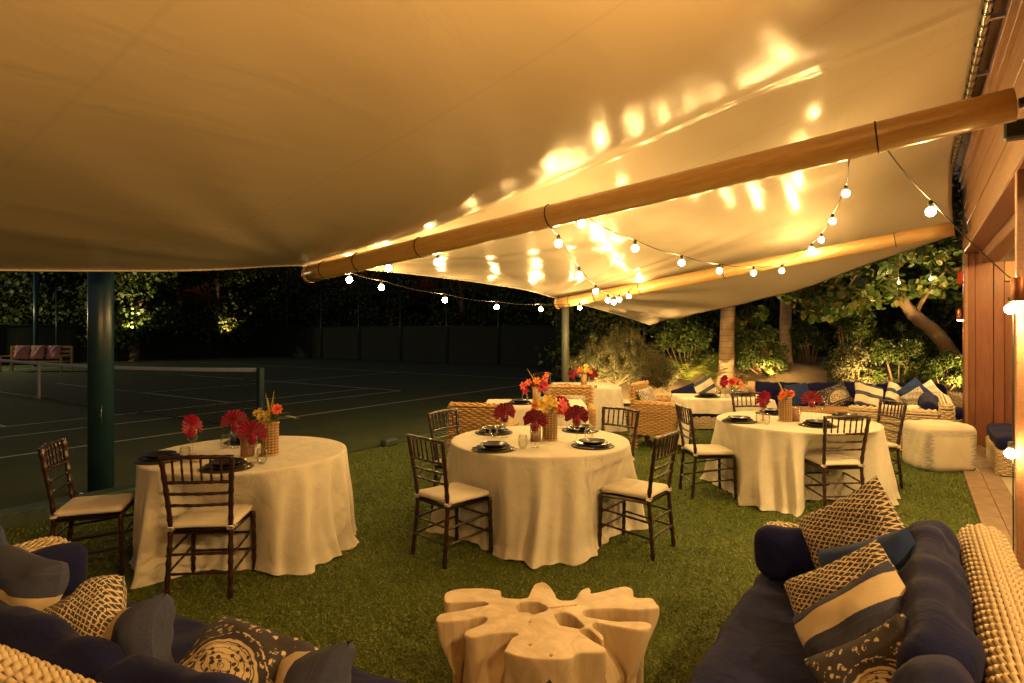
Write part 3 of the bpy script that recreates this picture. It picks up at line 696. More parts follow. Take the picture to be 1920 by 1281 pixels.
for i,s in enumerate((-2.2,.4,2.2)):  # added uplighters out of view, there to brighten the near sail
    o=empty('sail_fill_lamp',F(s,-.50,2.45),0,'added unseen uplighter on the pavilion wall '+('behind the camera','beside the camera','beside the near end of the right sofa')[i],'wall lamp','added uplighters for the sail')
    m=MB(); m.lathe([(.03,-.08),(.07,.0),(.075,.03),(.068,.03),(.06,.01),(.001,.008)],20); m.build('shade',M['bronze'],o)
    l=bpy.data.lights.new('sail_fill_light','SPOT'); l.energy=(310,270,120)[i]; l.color=(1,.50,.13); l.spot_size=2.7; l.spot_blend=.8; l.shadow_soft_size=.08
    lo=bpy.data.objects.new('sail_fill_light',l); C.objects.link(lo); lo.parent=o; lo.location=(0,0,.05); lo.rotation_euler=(Nn*1.0+Vector((0,0,.55))).to_track_quat('-Z','Y').to_euler()
# downlights in the pavilion ceiling (they light the terrace through the open front)
for i,s in enumerate((.5,3.0,5.5,8.0,10.2)):
    o=empty('ceiling_lamp',F(s,-1.55,2.885),0,'recessed pavilion ceiling lamp '+('inside the wall behind the camera','over the indoor floor beside the near sofa','just inside the near wooden post','above the floor beyond the near post','over the wicker ottoman')[i],'ceiling lamp','recessed lamps in the pavilion ceiling')
    m=MB(); m.lathe([(.09,.0),(.1,-.01),(.1,.012),(.05,.013)],24); m.build('trim',M['bronze'],o); m=MB(); m.lathe([(.07,-.012),(.07,-.010)],20); m.build('lamp_lens',M['lampglow'],o)
    l=bpy.data.lights.new('ceiling_lamp_light','AREA'); l.shape='DISK'; l.size=.22; l.energy=(34,40,40,34,26)[i]; l.color=(1,.58,.18)
    lo=bpy.data.objects.new('ceiling_lamp_light',l); C.objects.link(lo); lo.parent=o; lo.location=(0,0,-.05)
    lo.rotation_euler=(Nn.to_3d()*1.0+Vector((0,0,-.75))).to_track_quat('-Z','Y').to_euler()

# ================================================================== FURNITURE
def rod(pts,r=.011,n=7,nodes=5):
    """a turned bamboo-look rod: a tube with small raised rings"""
    pts=[Vector(p) for p in pts]; K=nodes*6; out=[];rr=[]
    segs=[(pts[i+1]-pts[i]).length for i in range(len(pts)-1)]; T=sum(segs)
    for i in range(K+1):
        d=T*i/K; j=0
        while j<len(segs)-1 and d>segs[j]: d-=segs[j]; j+=1
        out.append(tuple(pts[j].lerp(pts[j+1],min(1,d/segs[j])))); ph=(i%6); rr.append(r*(1.28 if ph==3 else (1.12 if ph in (2,4) else 1)))
    m=MB(); m.tube(out,rr,n); return m
def make_chair():
    o=empty('chiavari_chair',(0,0,0)); W=M['darkwood']; sh={}
    for sx in (-1,1):
        rod([(sx*.195,-.235,0),(sx*.182,-.195,.44),(sx*.19,-.215,.60),(sx*.212,-.265,.915)],.0155,8,10).build('leg',W,o)
        rod([(sx*.207,.205,0),(sx*.20,.195,.43)],.0145,8,6).build('leg',W,o)
        for z0,z1 in ((.16,.20),(.275,.315)):
            rod([(sx*.2,-.222+.01,z0),(sx*.205,.2,z1)],.008,6,4).build('stretcher',W,o)
    rod([(-.205,.2,.165),(.205,.2,.165)],.008,6,5).build('stretcher',W,o); rod([(-.205,.2,.285),(.205,.2,.285)],.008,6,5).build('stretcher',W,o)
    rod([(-.19,-.225,.165),(.19,-.225,.165)],.008,6,5).build('stretcher',W,o); rod([(-.188,-.215,.285),(.188,-.215,.285)],.008,6,5).build('stretcher',W,o)
    m=MB(); m.rbox(-.2,.2,-.2,.205,.405,.437,.012); m.build('seat_frame',W,o)
    def yb(z): return -.215-(z-.6)*.159
    def xb(z): return .19+(z-.6)*.07
    rod([(-xb(.9)-.015,yb(.90),.905),(0,yb(.9)-.022,.912),(xb(.9)+.015,yb(.90),.905)],.0125,8,6).build('top_rail',W,o)
    rod([(-xb(.745),yb(.745),.745),(0,yb(.745)-.018,.747),(xb(.745),yb(.745),.745)],.010,8,5).build('back_rail',W,o)
    for z in (.595,.67): rod([(-xb(z),yb(z),z),(0,yb(z)-.014,z),(xb(z),yb(z),z)],.009,7,5).build('back_rail',W,o)
    sp=rod([(0,0,0),(0,-.024,.158)],.0072,6,3).mesh('spindle',W)
    for i in range(6):
        x=-.145+i*.058; b=.018*(1-(x/.2)**2); link_mesh('spindle',sp,o,(x,yb(.745)-b,.747))
    cu=soft_box('cushion',M['cushion_cream'],.405,.40,.046,.021,3,o,(0,.0,.462),None,.008,.0012,(12,12,4))
    st=MB(); st.rbox(-.022,.022,-.02,.02,-.013,.013,.005); sm=st.mesh('strap',M['cushion_cream'])
    for sx in (-1,1): link_mesh('strap',sm,cu,(sx*.183,-.198,-.016))
    return o
def facing(o,p,d): o.location=(p[0],p[1],0); o.rotation_euler=(0,0,math.atan2(d[1],d[0])-PI/2)
CH='dark wood ballroom chairs at the dining tables'
ch0=None
for p,d,lab in [((-.45,4.68),(.7,.68),'dark spindle-back chair at the front left of the middle round table'),
    ((.97,4.82),(-.80,.60),'dark spindle-back chair at the front right of the middle round table'),
    ((-.45,5.84),(.78,-.5),'dark spindle-back chair behind the left side of the middle round table'),
    ((.90,5.98),(-.72,-.69),'dark spindle-back chair behind the right side of the middle round table'),
    ((-2.0,4.10),(-.10,1),'dark spindle-back chair with its back to us at the left round table'),
    ((-2.96,4.37),(.94,.33),'dark spindle-back chair seen sideways between green pole and left round table'),
    ((2.04,6.38),(1,.05),'dark spindle-back chair at the left side of the right round table'),
    ((3.06,5.90),(-.08,1),'dark spindle-back chair with its back to us at the right round table'),
    ((3.95,6.78),(-1,-.03),'dark spindle-back chair at the right round table, nearest the white pouf'),
    ((3.0,7.48),(.05,-1),'dark spindle-back chair on the far side of the right round table'),
    ((2.03,10.65),(-1,.1),'dark chair with cream seat right of the farthest table, before the shrub'),
    ((.72,11.2),(.6,-.7),'dark chair half hidden left of the farthest table, beside the pale pole')]:
    if ch0 is None: ch0=make_chair(); o=ch0
    else: o=copy_tree(ch0)
    facing(o,p,d); tag(o,lab,'chair',CH)

def round_cloth(R,H,seed,flare=.13,nf=19,dents=()):
    r=np.random.default_rng(seed); nt=360; th=np.linspace(0,2*PI,nt,endpoint=False); prof=[]
    f=np.zeros(nt)
    fl=[]
    for q in range(nf):
        c=(q+r.uniform(-.32,.32))/nf*2*PI; wd=r.uniform(.045,.11); a=r.uniform(.5,1.25); dd=(th-c+PI)%(2*PI)-PI; fl.append((c,wd,a)); f+=a*np.exp(-(dd/wd)**2)
    f=f-f.mean(); f2=.25*np.sin(th*37+r.uniform(0,6))*np.sin(th*5)
    drops=np.linspace(0,1,34); A=[]
    for d in [-.99,-.6,-.25,-.05]:
        rr=R*(1+d) if d>-.9 else .001; A.append(np.stack([rr*np.cos(th),rr*np.sin(th),np.full(nt,H)+.0012*np.sin(th*9+rr*20)*(rr/R)],-1))
    for k,(ins,dz) in enumerate([(.012,.0005),(.003,.004),(0,.012)]): A.append(np.stack([(R-ins)*np.cos(th),(R-ins)*np.sin(th),np.full(nt,H-dz)],-1))
    for d in drops[1:]:
        sh=.05*np.sin(d*3+th*3+seed)*d; ff=np.interp((th+sh)%(2*PI),np.append(th,2*PI),np.append(f+f2*d,f[0]+f2[0]*d))
        rr=R+flare*d**1.25+ .115*(d**.62)*ff+.012*np.sin(th*11+d*6)*d
        z=H-.012-(H-.012-.006)*d
        for da,dist in dents:
            e=((th-da+PI)%(2*PI))-PI; q=np.exp(-(e/.50)**8); tgt=(dist-.235)/np.maximum(np.cos(e),.6)
            rr=rr*(1-q)+q*np.minimum(rr,R+(np.minimum(tgt,R+.02)-R)*min(1,d*2.7)+.010*np.sin(th*31+d*3)*d)
        if d>.9: rr=rr+(d-.9)*.20*(1+.5*np.sin(th*7+seed)); z=np.full(nt,z)
        z=z+np.where(d>.85,.018*np.sin(th*nf/2+seed)*(d-.85)/.15,0)
        z=np.maximum(z,.008+.004*np.sin(th*20))
        A.append(np.stack([rr*np.cos(th),rr*np.sin(th),np.broadcast_to(z,(nt,))],-1))
    return np.transpose(np.array(A),(1,0,2))
def round_table(c,R,H,seed,label,flare=.13,dents=(),group='round dining tables under long cream cloths'):
    o=empty('round_table',(c[0],c[1],0),0,label,'table',group)
    A=round_cloth(R,H,seed,flare,dents=dents); m=MB(); m.grid(A,True); m.build('tablecloth',M['cloth'],o)
    return o
T1=(.24,5.31,.76); T2=(-2.08,4.83,.745); T3=(2.97,6.42,.76)
def dn(T,*ps): return [(math.atan2(p[1]-T[1],p[0]-T[0]),math.hypot(p[1]-T[1],p[0]-T[0])) for p in ps]
round_table(T1,.765,.76,3,'middle round dining table with a cream cloth down to the turf and four chairs',.11,dn(T1,(-.45,4.68),(.97,4.82),(-.45,5.84),(.90,5.98)))
round_table(T2,.75,.745,8,'left round dining table with a cream cloth, nearest the green pole',.05,dn(T2,(-2.0,4.10),(-2.96,4.37)))
round_table(T3,.79,.76,21,'right round dining table with a cream cloth, in front of the pouf',.08,dn(T3,(2.04,6.38),(3.06,5.9),(3.95,6.78)))
def rect_table(c,L,Wd,H,rz,label,drops,legs=True,seed=0):
    """drops: cloth length hanging at -y, +x, +y, -x"""
    o=empty('square_table',(c[0],c[1],0),rz,label,'table'); r=np.random.default_rng(seed)
    n=[40,26,40,26]; ring=[];dr=[]; hx,hy=L/2,Wd/2
    for q in range(4):
        for i in range(n[q]):
            f=i/n[q]*2-1; p=[(f*hx,-hy),(hx,f*hy),(-f*hx,hy),(-hx,-f*hy)][q]; nn=[(0,-1),(1,0),(0,1),(-1,0)][q]; e=1-min(1,(1-abs(f))*6)
            d=drops[q]; 
            if f<-.85: d=max(d,drops[(q-1)%4])
            if f>.85: d=max(d,drops[(q+1)%4])
            ring.append((p,nn,e)); dr.append(d)
    N=len(ring); A=[]; ph=r.uniform(0,6,4)
    for sc_ in (.002,.5,.96): A.append([(p[0]*sc_,p[1]*sc_,H) for p,_,_ in ring])
    for d in np.linspace(0,1,16):
        row=[]
        for i,((p,nn,e),D) in enumerate(zip(ring,dr)):
            fo=(.016*math.sin(i*.55+ph[0]+d)+.012*math.sin(i*1.1+ph[1]))*d**.8+.05*d*D/.7+.05*e*d
            row.append((p[0]+nn[0]*(fo+.004),p[1]+nn[1]*(fo+.004),H-.004-D*d))
        A.append(row)
    A=np.transpose(np.array(A),(1,0,2)); m=MB(); m.grid(A,True); m.build('tablecloth',M['cloth'],o)
    if legs:
        lm=MB(); lm.rbox(-.03,.03,-.03,.03,0,H-.03,.005); lme=lm.mesh('leg',M['darkwood'],False)
        for sx in (-1,1):
            for sy in (-1,1): link_mesh('leg',lme,o,(sx*(hx-.09),sy*(hy-.09),0))
        m=MB(); m.rbox(-hx+.02,hx-.02,-hy+.02,hy-.02,H-.035,H-.006,.005); m.build('tabletop',M['darkwood'],o,False)
    return o
T4=(.30,8.02,.76); T5=(1.27,10.7,.76); T6=(2.98,8.75,.76)
rect_table(T4,1.28,.78,.76,-.03,'square table with cream cloth between two wicker armchairs',(.70,.70,.70,.70),False,1)
rect_table(T5,1.08,.95,.76,.02,'farthest small table with a pleated cream cloth below the pale pole',(.73,.73,.73,.73),False,2)
rect_table(T6,1.22,.78,.76,-.08,'square table with a short cream cloth beside the wicker armchair with pillow',(.19,.19,.2,.62),True,5)

# ---- settings
def lathe_thing(name,prof,mat,loc,label,cat,group=None,n=28):
    m=MB(); m.lathe(prof,n); o=m.build(name,M[mat],None,True,loc); return tag(o,label,cat,group)
mat_me=MB().lathe([(.001,0),(.172,.0),(.175,.003),(.172,.006),(.001,.0055)],40).mesh('placemat',M['mat'])
def plate_me(r,h):
    return MB().lathe([(.001,.001),(r*.62,0),(r*.95,h-.004),(r,h),(r*.985,h+.003),(r*.93,h+.001),(r*.66,.009),(r*.5,.007),(r*.001,.007)],36).mesh('plate',M['black'])
p1,p2=plate_me(.135,.020),plate_me(.112,.030)
fk=MB(); fk.tube([(0,-.09,.002),(0,.03,.004),(0,.05,.006)],[.0035,.003,.008],6,True,.4)
for x in (-.008,-.0027,.0027,.008): fk.tube([(x,.05,.006),(x,.095,.004)],.0013,5)
fork_me=fk.mesh('fork',M['steel'])
kn=MB(); kn.tube([(0,-.10,.003),(0,-.01,.003),(0,.0,.003),(0,.10,.003)],[.006,.006,.009,.004],8,True,.3); knife_me=kn.mesh('knife',M['steel'])
gob=[(.001,0),(.034,.001),(.033,.004),(.006,.010),(.0042,.03),(.0042,.085),(.012,.096),(.030,.112),(.038,.135),(.037,.165),(.031,.200),(.0295,.200),(.0355,.165),(.0362,.136),(.028,.115),(.008,.100),(.001,.099)]
gob_me=MB().lathe(gob,28).mesh('wine_glass',M['glass'])
tum_me=MB().lathe([(.001,0),(.024,.001),(.034,.02),(.039,.05),(.036,.085),(.031,.108),(.0298,.108),(.0345,.085),(.0372,.05),(.032,.022),(.022,.008),(.001,.007)],28).mesh('tumbler',M['glass'])
def napkin_mesh(seed,R=.098):
    r=np.random.default_rng(seed); K=13; a0=-.62+r.uniform(-.15,.15); a1=PI+.62+r.uniform(-.15,.15); th=np.linspace(a0,a1,2*K+1); rad=np.linspace(.012,1,9)
    A=np.zeros((len(th),9,3))
    for i,t in enumerate(th):
        for j,q in enumerate(rad):
            rr=R*q*(1+.05*math.sin(i*1.7+seed)); dep=(.013 if i%2 else -.013)*q**.7; cur=.03*math.cos(t*1.0+seed)*q*q
            A[i,j]=(rr*math.cos(t),dep+cur,rr*math.sin(t)*.95)
    m=MB(); m.grid(A)
    # gathered tail tucked in the glass
    tl=[];
    for k_ in range(7):
        z=.012-.095*k_/6; m_=.008+.020*math.sin(min(1,k_/5)*PI*.75); tl.append((m_,z))
    v=[];n=14
    for m_,z in tl:
        for q in range(n): an=2*PI*q/n; rr=m_*(1+.28*(q%2)); v.append((rr*math.cos(an),rr*math.sin(an)*.8,z))
    m.add(v,[(a*n+b,a*n+(b+1)%n,(a+1)*n+(b+1)%n,(a+1)*n+b) for a in range(6) for b in range(n)])
    return m.mesh('napkin',M['red'],False)
def yaw_to(p,c): return math.atan2(c[1]-p[1],c[0]-p[0])-PI/2
def setting(T,px,py,where,fork_side=1):
    z=T[2]; p=G(px,py,z); yaw=yaw_to(p,T); zz=z+.002
    def put(name,me,off,dz,rot,lab,cat,grp):
        v=Matrix.Rotation(yaw,3,'Z')@Vector(off); o=link_mesh(name,me,None,(p.x+v.x,p.y+v.y,zz+dz),(0,0,yaw+rot)); return tag(o,lab,cat,grp)
    put('placemat',mat_me,(0,0,0),0,0,f'black woven placemat {where}','placemat','round black placemats')
    put('dinner_plate',p1,(0,0,0),.006,0,f'wide black plate {where}','plate','wide black plates')
    put('side_plate',p2,(0,0,0),.0165,0,f'smaller top black plate {where}','plate','smaller black plates')
    o=put('fork',fork_me,(.152,-.01,0),.009,-.1,f'steel fork {where}','fork','forks'); 
    o=put('knife',knife_me,(-.152,.0,0),.009,.1,f'steel knife {where}','knife','knives')
def goblet(T,px,py,where,seed,nap=True,yaw=0,tilt=0):
    p=G(px,py,T[2]+.002); o=link_mesh('wine_glass',gob_me,None,p); tag(o,f'stemmed wine glass {where}','wine glass','stemmed wine glasses')
    if nap:
        n=link_mesh('napkin',napkin_mesh(seed),None,p+Vector((0,0,.215)),(0,tilt,yaw)); tag(n,f'red fan-folded napkin {where}','napkin','red fan-folded napkins')
def tumbler(T,px,py,where):
    o=link_mesh('tumbler',tum_me,None,G(px,py,T[2]+.002)); tag(o,f'stemless glass tumbler {where}','glass','stemless tumblers')
w1='of the middle round table'
for px,py,q in ((926,843,'front left'),(1111,837,'front right'),(926,812,'back left'),(1088,808,'back right')): setting(T1,px,py,f'at the {q} seat {w1}')
goblet(T1,946,820,f'at the back left {w1}',1,True,.1); goblet(T1,1003.5,839,f'at the front {w1}',2,True,-.1,.05); goblet(T1,1081,828,f'right of the vase {w1}',3,True,.15); goblet(T1,1052,803,f'behind the vase {w1}',4,True,.6)
tumbler(T1,925,820,f'beside the back left plate {w1}'); tumbler(T1,980.5,841,f'at the front left of the vase {w1}'); tumbler(T1,1104,826,f'beside the back right plate {w1}')
w2='of the left round table'
for px,py,q in ((425,878,'front'),(299,863,'far left'),(462,829,'back')): setting(T2,px,py,f'at the {q} seat {w2}')
goblet(T2,361,853,f'at the left {w2}',5,True,1.15,.2); goblet(T2,440,840,f'at the back {w2}',6,True,0); goblet(T2,473,868,f'at the front {w2}',7,True,.05)
tumbler(T2,347,866,f'at the left {w2}'); tumbler(T2,423,840,f'at the back {w2}'); tumbler(T2,491,869,f'at the front right {w2}')
w3='of the right round table'
for px,py,q in ((1386,791,'left'),(1533,799,'front'),(1586,785,'right'),(1447,776,'back')): setting(T3,px,py,f'at the {q} seat {w3}')
goblet(T3,1431,788,f'left of the vase {w3}',8,True,.5,.3); goblet(T3,1522,788,f'right of the vase {w3}',9,True,-.1); goblet(T3,1540,786,f'farthest right {w3}',10,False)
tumbler(T3,1424,794,f'beside the left plate {w3}'); tumbler(T3,1437,796,f'left of the rattan vase {w3}'); tumbler(T3,1496,779,f'behind the front plate {w3}')
w4='of the square table between armchairs'
setting(T4,975,757,f'at the left {w4}'); tumbler(T4,984,753,f'at the left {w4}'); goblet(T4,1010,757,f'in the middle {w4}',11,True,.2); goblet(T4,1022,753,f'at the right {w4}',12,False)
w5='of the farthest small table'
setting(T5,1058,726.5,f'at the left {w5}'); goblet(T5,1074,728,f'left of the vase {w5}',13,True,.2); goblet(T5,1110,728,f'right of the vase {w5}',14,True,-.3)
w6='of the square table before the striped pillow'
setting(T6,1326,745,f'at the left {w6}'); setting(T6,1392,742,f'at the right {w6}')
goblet(T6,1357,744,f'at the left {w6}',15,True,.9); tumbler(T6,1347,745.5,f'at the left {w6}'); tumbler(T6,1364,746,f'in the middle {w6}')

# ---- vases, candles, flowers
def rattan_vase(T,px,py,where,r=.062,h=.25):
    o=empty('rattan_vase',G(px,py,T[2]+.001),0,f'vase wrapped in woven rattan cane {where}','vase','rattan vases')
    m=MB(); m.lathe([(.001,.004),(r-.008,.004),(r-.008,h-.01),(r-.014,h-.01),(r-.014,.012),(.001,.012)],28); m.build('liner',M['core'],o)
    m=MB(); N=15
    for k in range(N): 
        for da in (-.035,.035):
            a=2*PI*k/N+da; m.tube([(r*math.cos(a),r*math.sin(a),z) for z in np.linspace(.004,h,5)],.0026,4,False)
    m.build('cane_upright',M['rattan'],o)
    m=MB(); Z=12
    for k in range(Z):
        for dz in (-.0032,.0032):
            z=.012+(h-.02)*k/(Z-1)+dz; m.tube([((r+.0015)*math.cos(a),(r+.0015)*math.sin(a),z) for a in np.linspace(0,2*PI,30)],.0024,4,False)
    m.build('cane_hoop',M['rattan'],o)
    m=MB()
    for z in (.006,h): m.tube([((r+.003)*math.cos(a),(r+.003)*math.sin(a),z) for a in np.linspace(0,2*PI,30)],.006,6,False)
    m.build('rim',M['rattan'],o); return o
def plain_vase(T,px,py,where,r=.05,h=.23,mat='rattan',desc='plain tan cylinder vase'):
    m=MB(); m.lathe([(.001,0),(r,0),(r,h),(r-.006,h),(r-.006,.01),(.001,.01)],26); o=m.build('vase',M[mat],None,True,G(px,py,T[2]+.001)); return tag(o,f'{desc} {where}','vase')
def candle_holder(T,px,py,where,r=.045,h=.135):
    o=empty('candle_holder',G(px,py,T[2]+.001),0,f'brown wooden cylinder candle holder {where}','candle holder','wooden candle holders')
    m=MB(); m.lathe([(.001,0),(r,0),(r,h),(r-.007,h),(r-.007,.02),(.001,.02)],24); m.build('cup',M['plank'],o)
    m=MB()
    for a in (0,PI/2,PI,3*PI/2): m.tube([((r+.002)*math.cos(a+.5),(r+.002)*math.sin(a+.5),z) for z in (0.002,h)],.004,6)
    m.build('metal_band',M['steel'],o)
def votive(T,px,py,where):
    m=MB(); m.lathe([(.001,0),(.022,.0),(.026,.012),(.026,.04),(.024,.04),(.023,.01),(.001,.008)],18); tag(m.build('votive',M['votive'],None,True,G(px,py,T[2]+.002)),f'tiny gold tealight cup {where}','tealight','gold tealight cups')
rattan_vase(T1,1031,825,w1); rattan_vase(T2,506,853,w2); rattan_vase(T3,1472,790,w3,.062,.25)
candle_holder(T1,1004,827,w1); candle_holder(T2,464,855,w2); candle_holder(T3,1491,790,w3)
plain_vase(T4,1006,759,w4,.05,.22); plain_vase(T5,1095,728,w5); plain_vase(T6,1378,745,w6,.05,.14,'glass','short clear glass vase')
candle_holder(T4,1026,753,w4,.035,.17); plain_vase(T6,1409,741,w6,.05,.2,'rattan','tall tan cylinder candle holder')
votive(T2,368,866,'at the left '+w2); votive(T2,455,868,'at the front '+w2); votive(T5,1083,728,'left of the vase '+w5); votive(T5,1117,727,'right of the vase '+w5)
FL={'red':(.42,.01,.05),'coral':(.70,.14,.06),'pink':(.62,.10,.11),'yellow':(.72,.50,.10),'orange':(.72,.22,.04),'gold':(.50,.36,.08)}
FM={k:m_leaf('petal_'+k,tuple(x*.75 for x in v),v,tuple(min(1,x*1.2) for x in v),.6,.25) for k,v in FL.items()}
def petals(kind,r,seed):
    m=MB(); g=np.random.default_rng(seed)
    if kind=='lily': 
        for k in range(6):
            a=k*PI/3+g.uniform(-.1,.1); d=Vector((math.cos(a),math.sin(a),0)); s=Vector((-d.y,d.x,0)); pts=[]
            for q,wd,hz in ((.05,.12,0),(.45,.30,.35),(.8,.22,.42),(1.05,.02,.22)): pts+= [d*r*q+s*r*wd+Vector((0,0,hz*r)), d*r*q-s*r*wd+Vector((0,0,hz*r))]
            m.add([tuple(p) for p in pts],[(0,1,3,2),(2,3,5,4),(4,5,7,6)])
    else:
        for ring,(n,t,l) in enumerate(((9,.15,1),(8,.6,.85),(6,1.05,.6))):
            for k in range(n):
                a=2*PI*k/n+ring; d=Vector((math.cos(a)*math.cos(t),math.sin(a)*math.cos(t),math.sin(t))); s=Vector((-math.sin(a),math.cos(a),0)); L=r*l
                m.add([tuple(d*.1*L),tuple(d*.6*L+s*.3*L),tuple(d*L+s*.12*L),tuple(d*L-s*.12*L),tuple(d*.6*L-s*.3*L)],[(0,1,2,3,4)])
    return m
def bouquet(base,h0,flowers,label,spike=0,nleaf=14,seed=0,R=.10,leafbig=0):
    g=np.random.default_rng(seed+50); o=empty('flower_arrangement',base,0,label,'flowers','flower arrangements on the tables')
    st=MB()
    for i,(x,z,col,kind,r) in enumerate(flowers):
        y=g.uniform(-.06,.03); p=Vector((x,y,h0+z)); st.tube([(0,0,.03),(x*.3,y*.3,h0*.7),tuple(p)],.0022,5)
        me=petals(kind,r,seed+i).mesh('flower',FM[col],False); d=Vector((x*1.2,-.25+y,.12)).normalized()
        link_mesh('flower',me,o,p,d.to_track_quat('Z','Y').to_euler())
    st.build('stem',M['stem'],o)
    lm=MB()
    for k in range(nleaf):
        a=g.uniform(0,2*PI); e=g.uniform(-.1,1.1); L=g.uniform(.05,.10)*(1+leafbig*(k<3)); d=Vector((math.cos(a)*math.cos(e),math.sin(a)*math.cos(e),math.sin(e))); s=d.cross(Vector((0,0,1))).normalized(); b=Vector((0,0,h0+g.uniform(-.01,.03)))+d*.03
        wd=L*.2; pts=[b,b+d*L*.45+s*wd,b+d*L+Vector((0,0,-.25*L)),b+d*L*.45-s*wd,b+d*L*.45+Vector((0,0,-.03*L))]
        lm.add([tuple(p) for p in pts],[(0,1,4),(1,2,4),(2,3,4),(3,0,4)])
    lm.build('leaf',M['frond'],o,False)
    for k in range(spike):
        m=MB(); x=(-.12 if k==0 else .06)*(1 if spike<3 else g.uniform(-1,1.2)); hh=g.uniform(.16,.24) if k else .24; pts=[(0,0,h0),(x*.4,0,h0+hh*.5),(x,0,h0+hh)]
        m.tube(pts,[.004,.007,.001],5,True,.4); m.build('blade',FM['gold'] if k%2==0 else M['frond'],o)
    return o
bouquet(G(1031,825,T1[2]),.25,[(-.07,.05,'yellow','lily',.055),(-.02,.09,'yellow','lily',.055),(.03,.07,'yellow','lily',.05),(-.04,.02,'yellow','lily',.05),(.0,.03,'gold','lily',.05),(-.13,.05,'orange','zinnia',.035),(-.14,.0,'coral','zinnia',.032),(.10,.06,'pink','lily',.05),(.12,.01,'pink','lily',.05),(.08,.0,'coral','zinnia',.035),(.03,-.01,'coral','zinnia',.03)],'yellow lilies and coral orchids in the rattan vase '+w1,0,30,1)
bouquet(G(506,853,T2[2]),.25,[(.055,.10,'coral','zinnia',.045),(-.03,.06,'gold','lily',.035),(-.07,.04,'yellow','lily',.03),(-.05,.09,'gold','lily',.03),(-.10,.07,'gold','lily',.032),(-.08,-.01,'yellow','lily',.028),(-.02,.02,'gold','lily',.03)],'yellow sprays, one coral bloom and a drooping leaf '+w2,5,24,2,leafbig=1.2)
bouquet(G(1472,790,T3[2]),.25,[(-.05,.03,'coral','zinnia',.04),(0,.05,'orange','zinnia',.04),(.05,.04,'coral','zinnia',.04),(.02,.0,'coral','zinnia',.035),(-.07,.0,'orange','zinnia',.03)],'low coral blooms and one upright yellow spike '+w3,1,26,3)
bouquet(G(1006,759,T4[2]),.22,[(-.16,.02,'pink','lily',.06),(-.10,.06,'coral','lily',.05),(.0,.08,'orange','lily',.055),(.10,.10,'coral','lily',.05),(.12,.16,'coral','lily',.04),(.05,.0,'red','lily',.07),(.10,.02,'red','lily',.06),(-.14,-.04,'red','lily',.05)],'red and coral flowers with a tall yellow blade '+w4,1,22,4,leafbig=.6)
bouquet(G(1095,728,T5[2]),.24,[(-.05,.05,'orange','lily',.06),(-.09,.03,'coral','zinnia',.05),(.03,.05,'gold','lily',.05),(.09,.03,'orange','lily',.05),(.12,.0,'red','zinnia',.05),(.03,.11,'yellow','lily',.05)],'orange and red flowers '+w5,0,20,5)
bouquet(G(1378,745,T6[2]),.14,[(-.13,.06,'red','zinnia',.05),(-.07,.08,'red','zinnia',.05),(-.01,.09,'coral','zinnia',.05),(.05,.08,'coral','zinnia',.05),(.08,.02,'orange','lily',.06),(-.02,.02,'yellow','lily',.04)],'coral and red flowers with arching blade '+w6,2,22,6,leafbig=.8)

# ---- wicker armchairs
def armchair(c,yaw,label,armlow=.62,back=.88,Wd=.66,D=.66,pil=None):
    o=empty('wicker_armchair',(c[0],c[1],0),yaw,label,'armchair','golden wicker armchairs'); t=.07; mt=M['hyacinth']
    kw=dict(rnd=.03,row=.024,stake=.05,amp=.012,rad=.0125,pts=3,mat=mt,sides=4)
    def wall(name,L,T,z0,z1,loc,rot,zf=None):
        me=weave_wall(L,T,z0,z1,name=name,zf=zf,**kw); link_mesh(name,me,o,loc,(0,0,rot)); core_wall(L,T,z0+.0,z1,.03,o,loc,(0,0,rot))
    wall('backrest',Wd,t,.12,back,(0,-D/2+t/2,0),0)
    for sx in (-1,1): wall('arm',D-t,t,.20,armlow,(sx*(Wd/2-t/2),t/2,0),PI/2)
    for sx in (-1,1):
        for sy in (-1,1):
            me=weave_wall(.09,.08,0,.26,name='leg',**dict(kw,rnd=.01)); link_mesh('leg',me,o,(sx*(Wd/2-.045),sy*(D/2-.045),0))
    wall('apron',Wd-t,t*.8,.22,.40,(0,D/2-t/2,0),0)
    soft_box('seat_cushion',M['cushion_cream'],Wd-2*t-.01,D-t-.01,.12,.04,4,o,(0,t/2,.40),None,.015,.003,(10,10,4))
    return o
def yaw_f(d): return math.atan2(d[1],d[0])-PI/2
armchair((-.32,7.12),yaw_f((.25,.97)),'wicker armchair seen from behind, left of the vase on the middle table')
armchair((.84,8.83),yaw_f((-.08,-1)),'wicker armchair facing us behind the square table, with ring-print pillow')
armchair((2.16,9.0),yaw_f((.86,-.5)),'wicker armchair in side view with arched front and ring-print pillow',.68,.92)
pillow('rings',(.84,8.66,.63),(-.08,-1,.35),0,.42,.34,.07,1,'black and white ring-print pillow in the armchair behind the square table')
pillow('rings',(1.98,8.95,.70),(.75,-.75,.35),.12,.36,.36,.07,2,'black and white ring-print pillow in the side-view armchair')

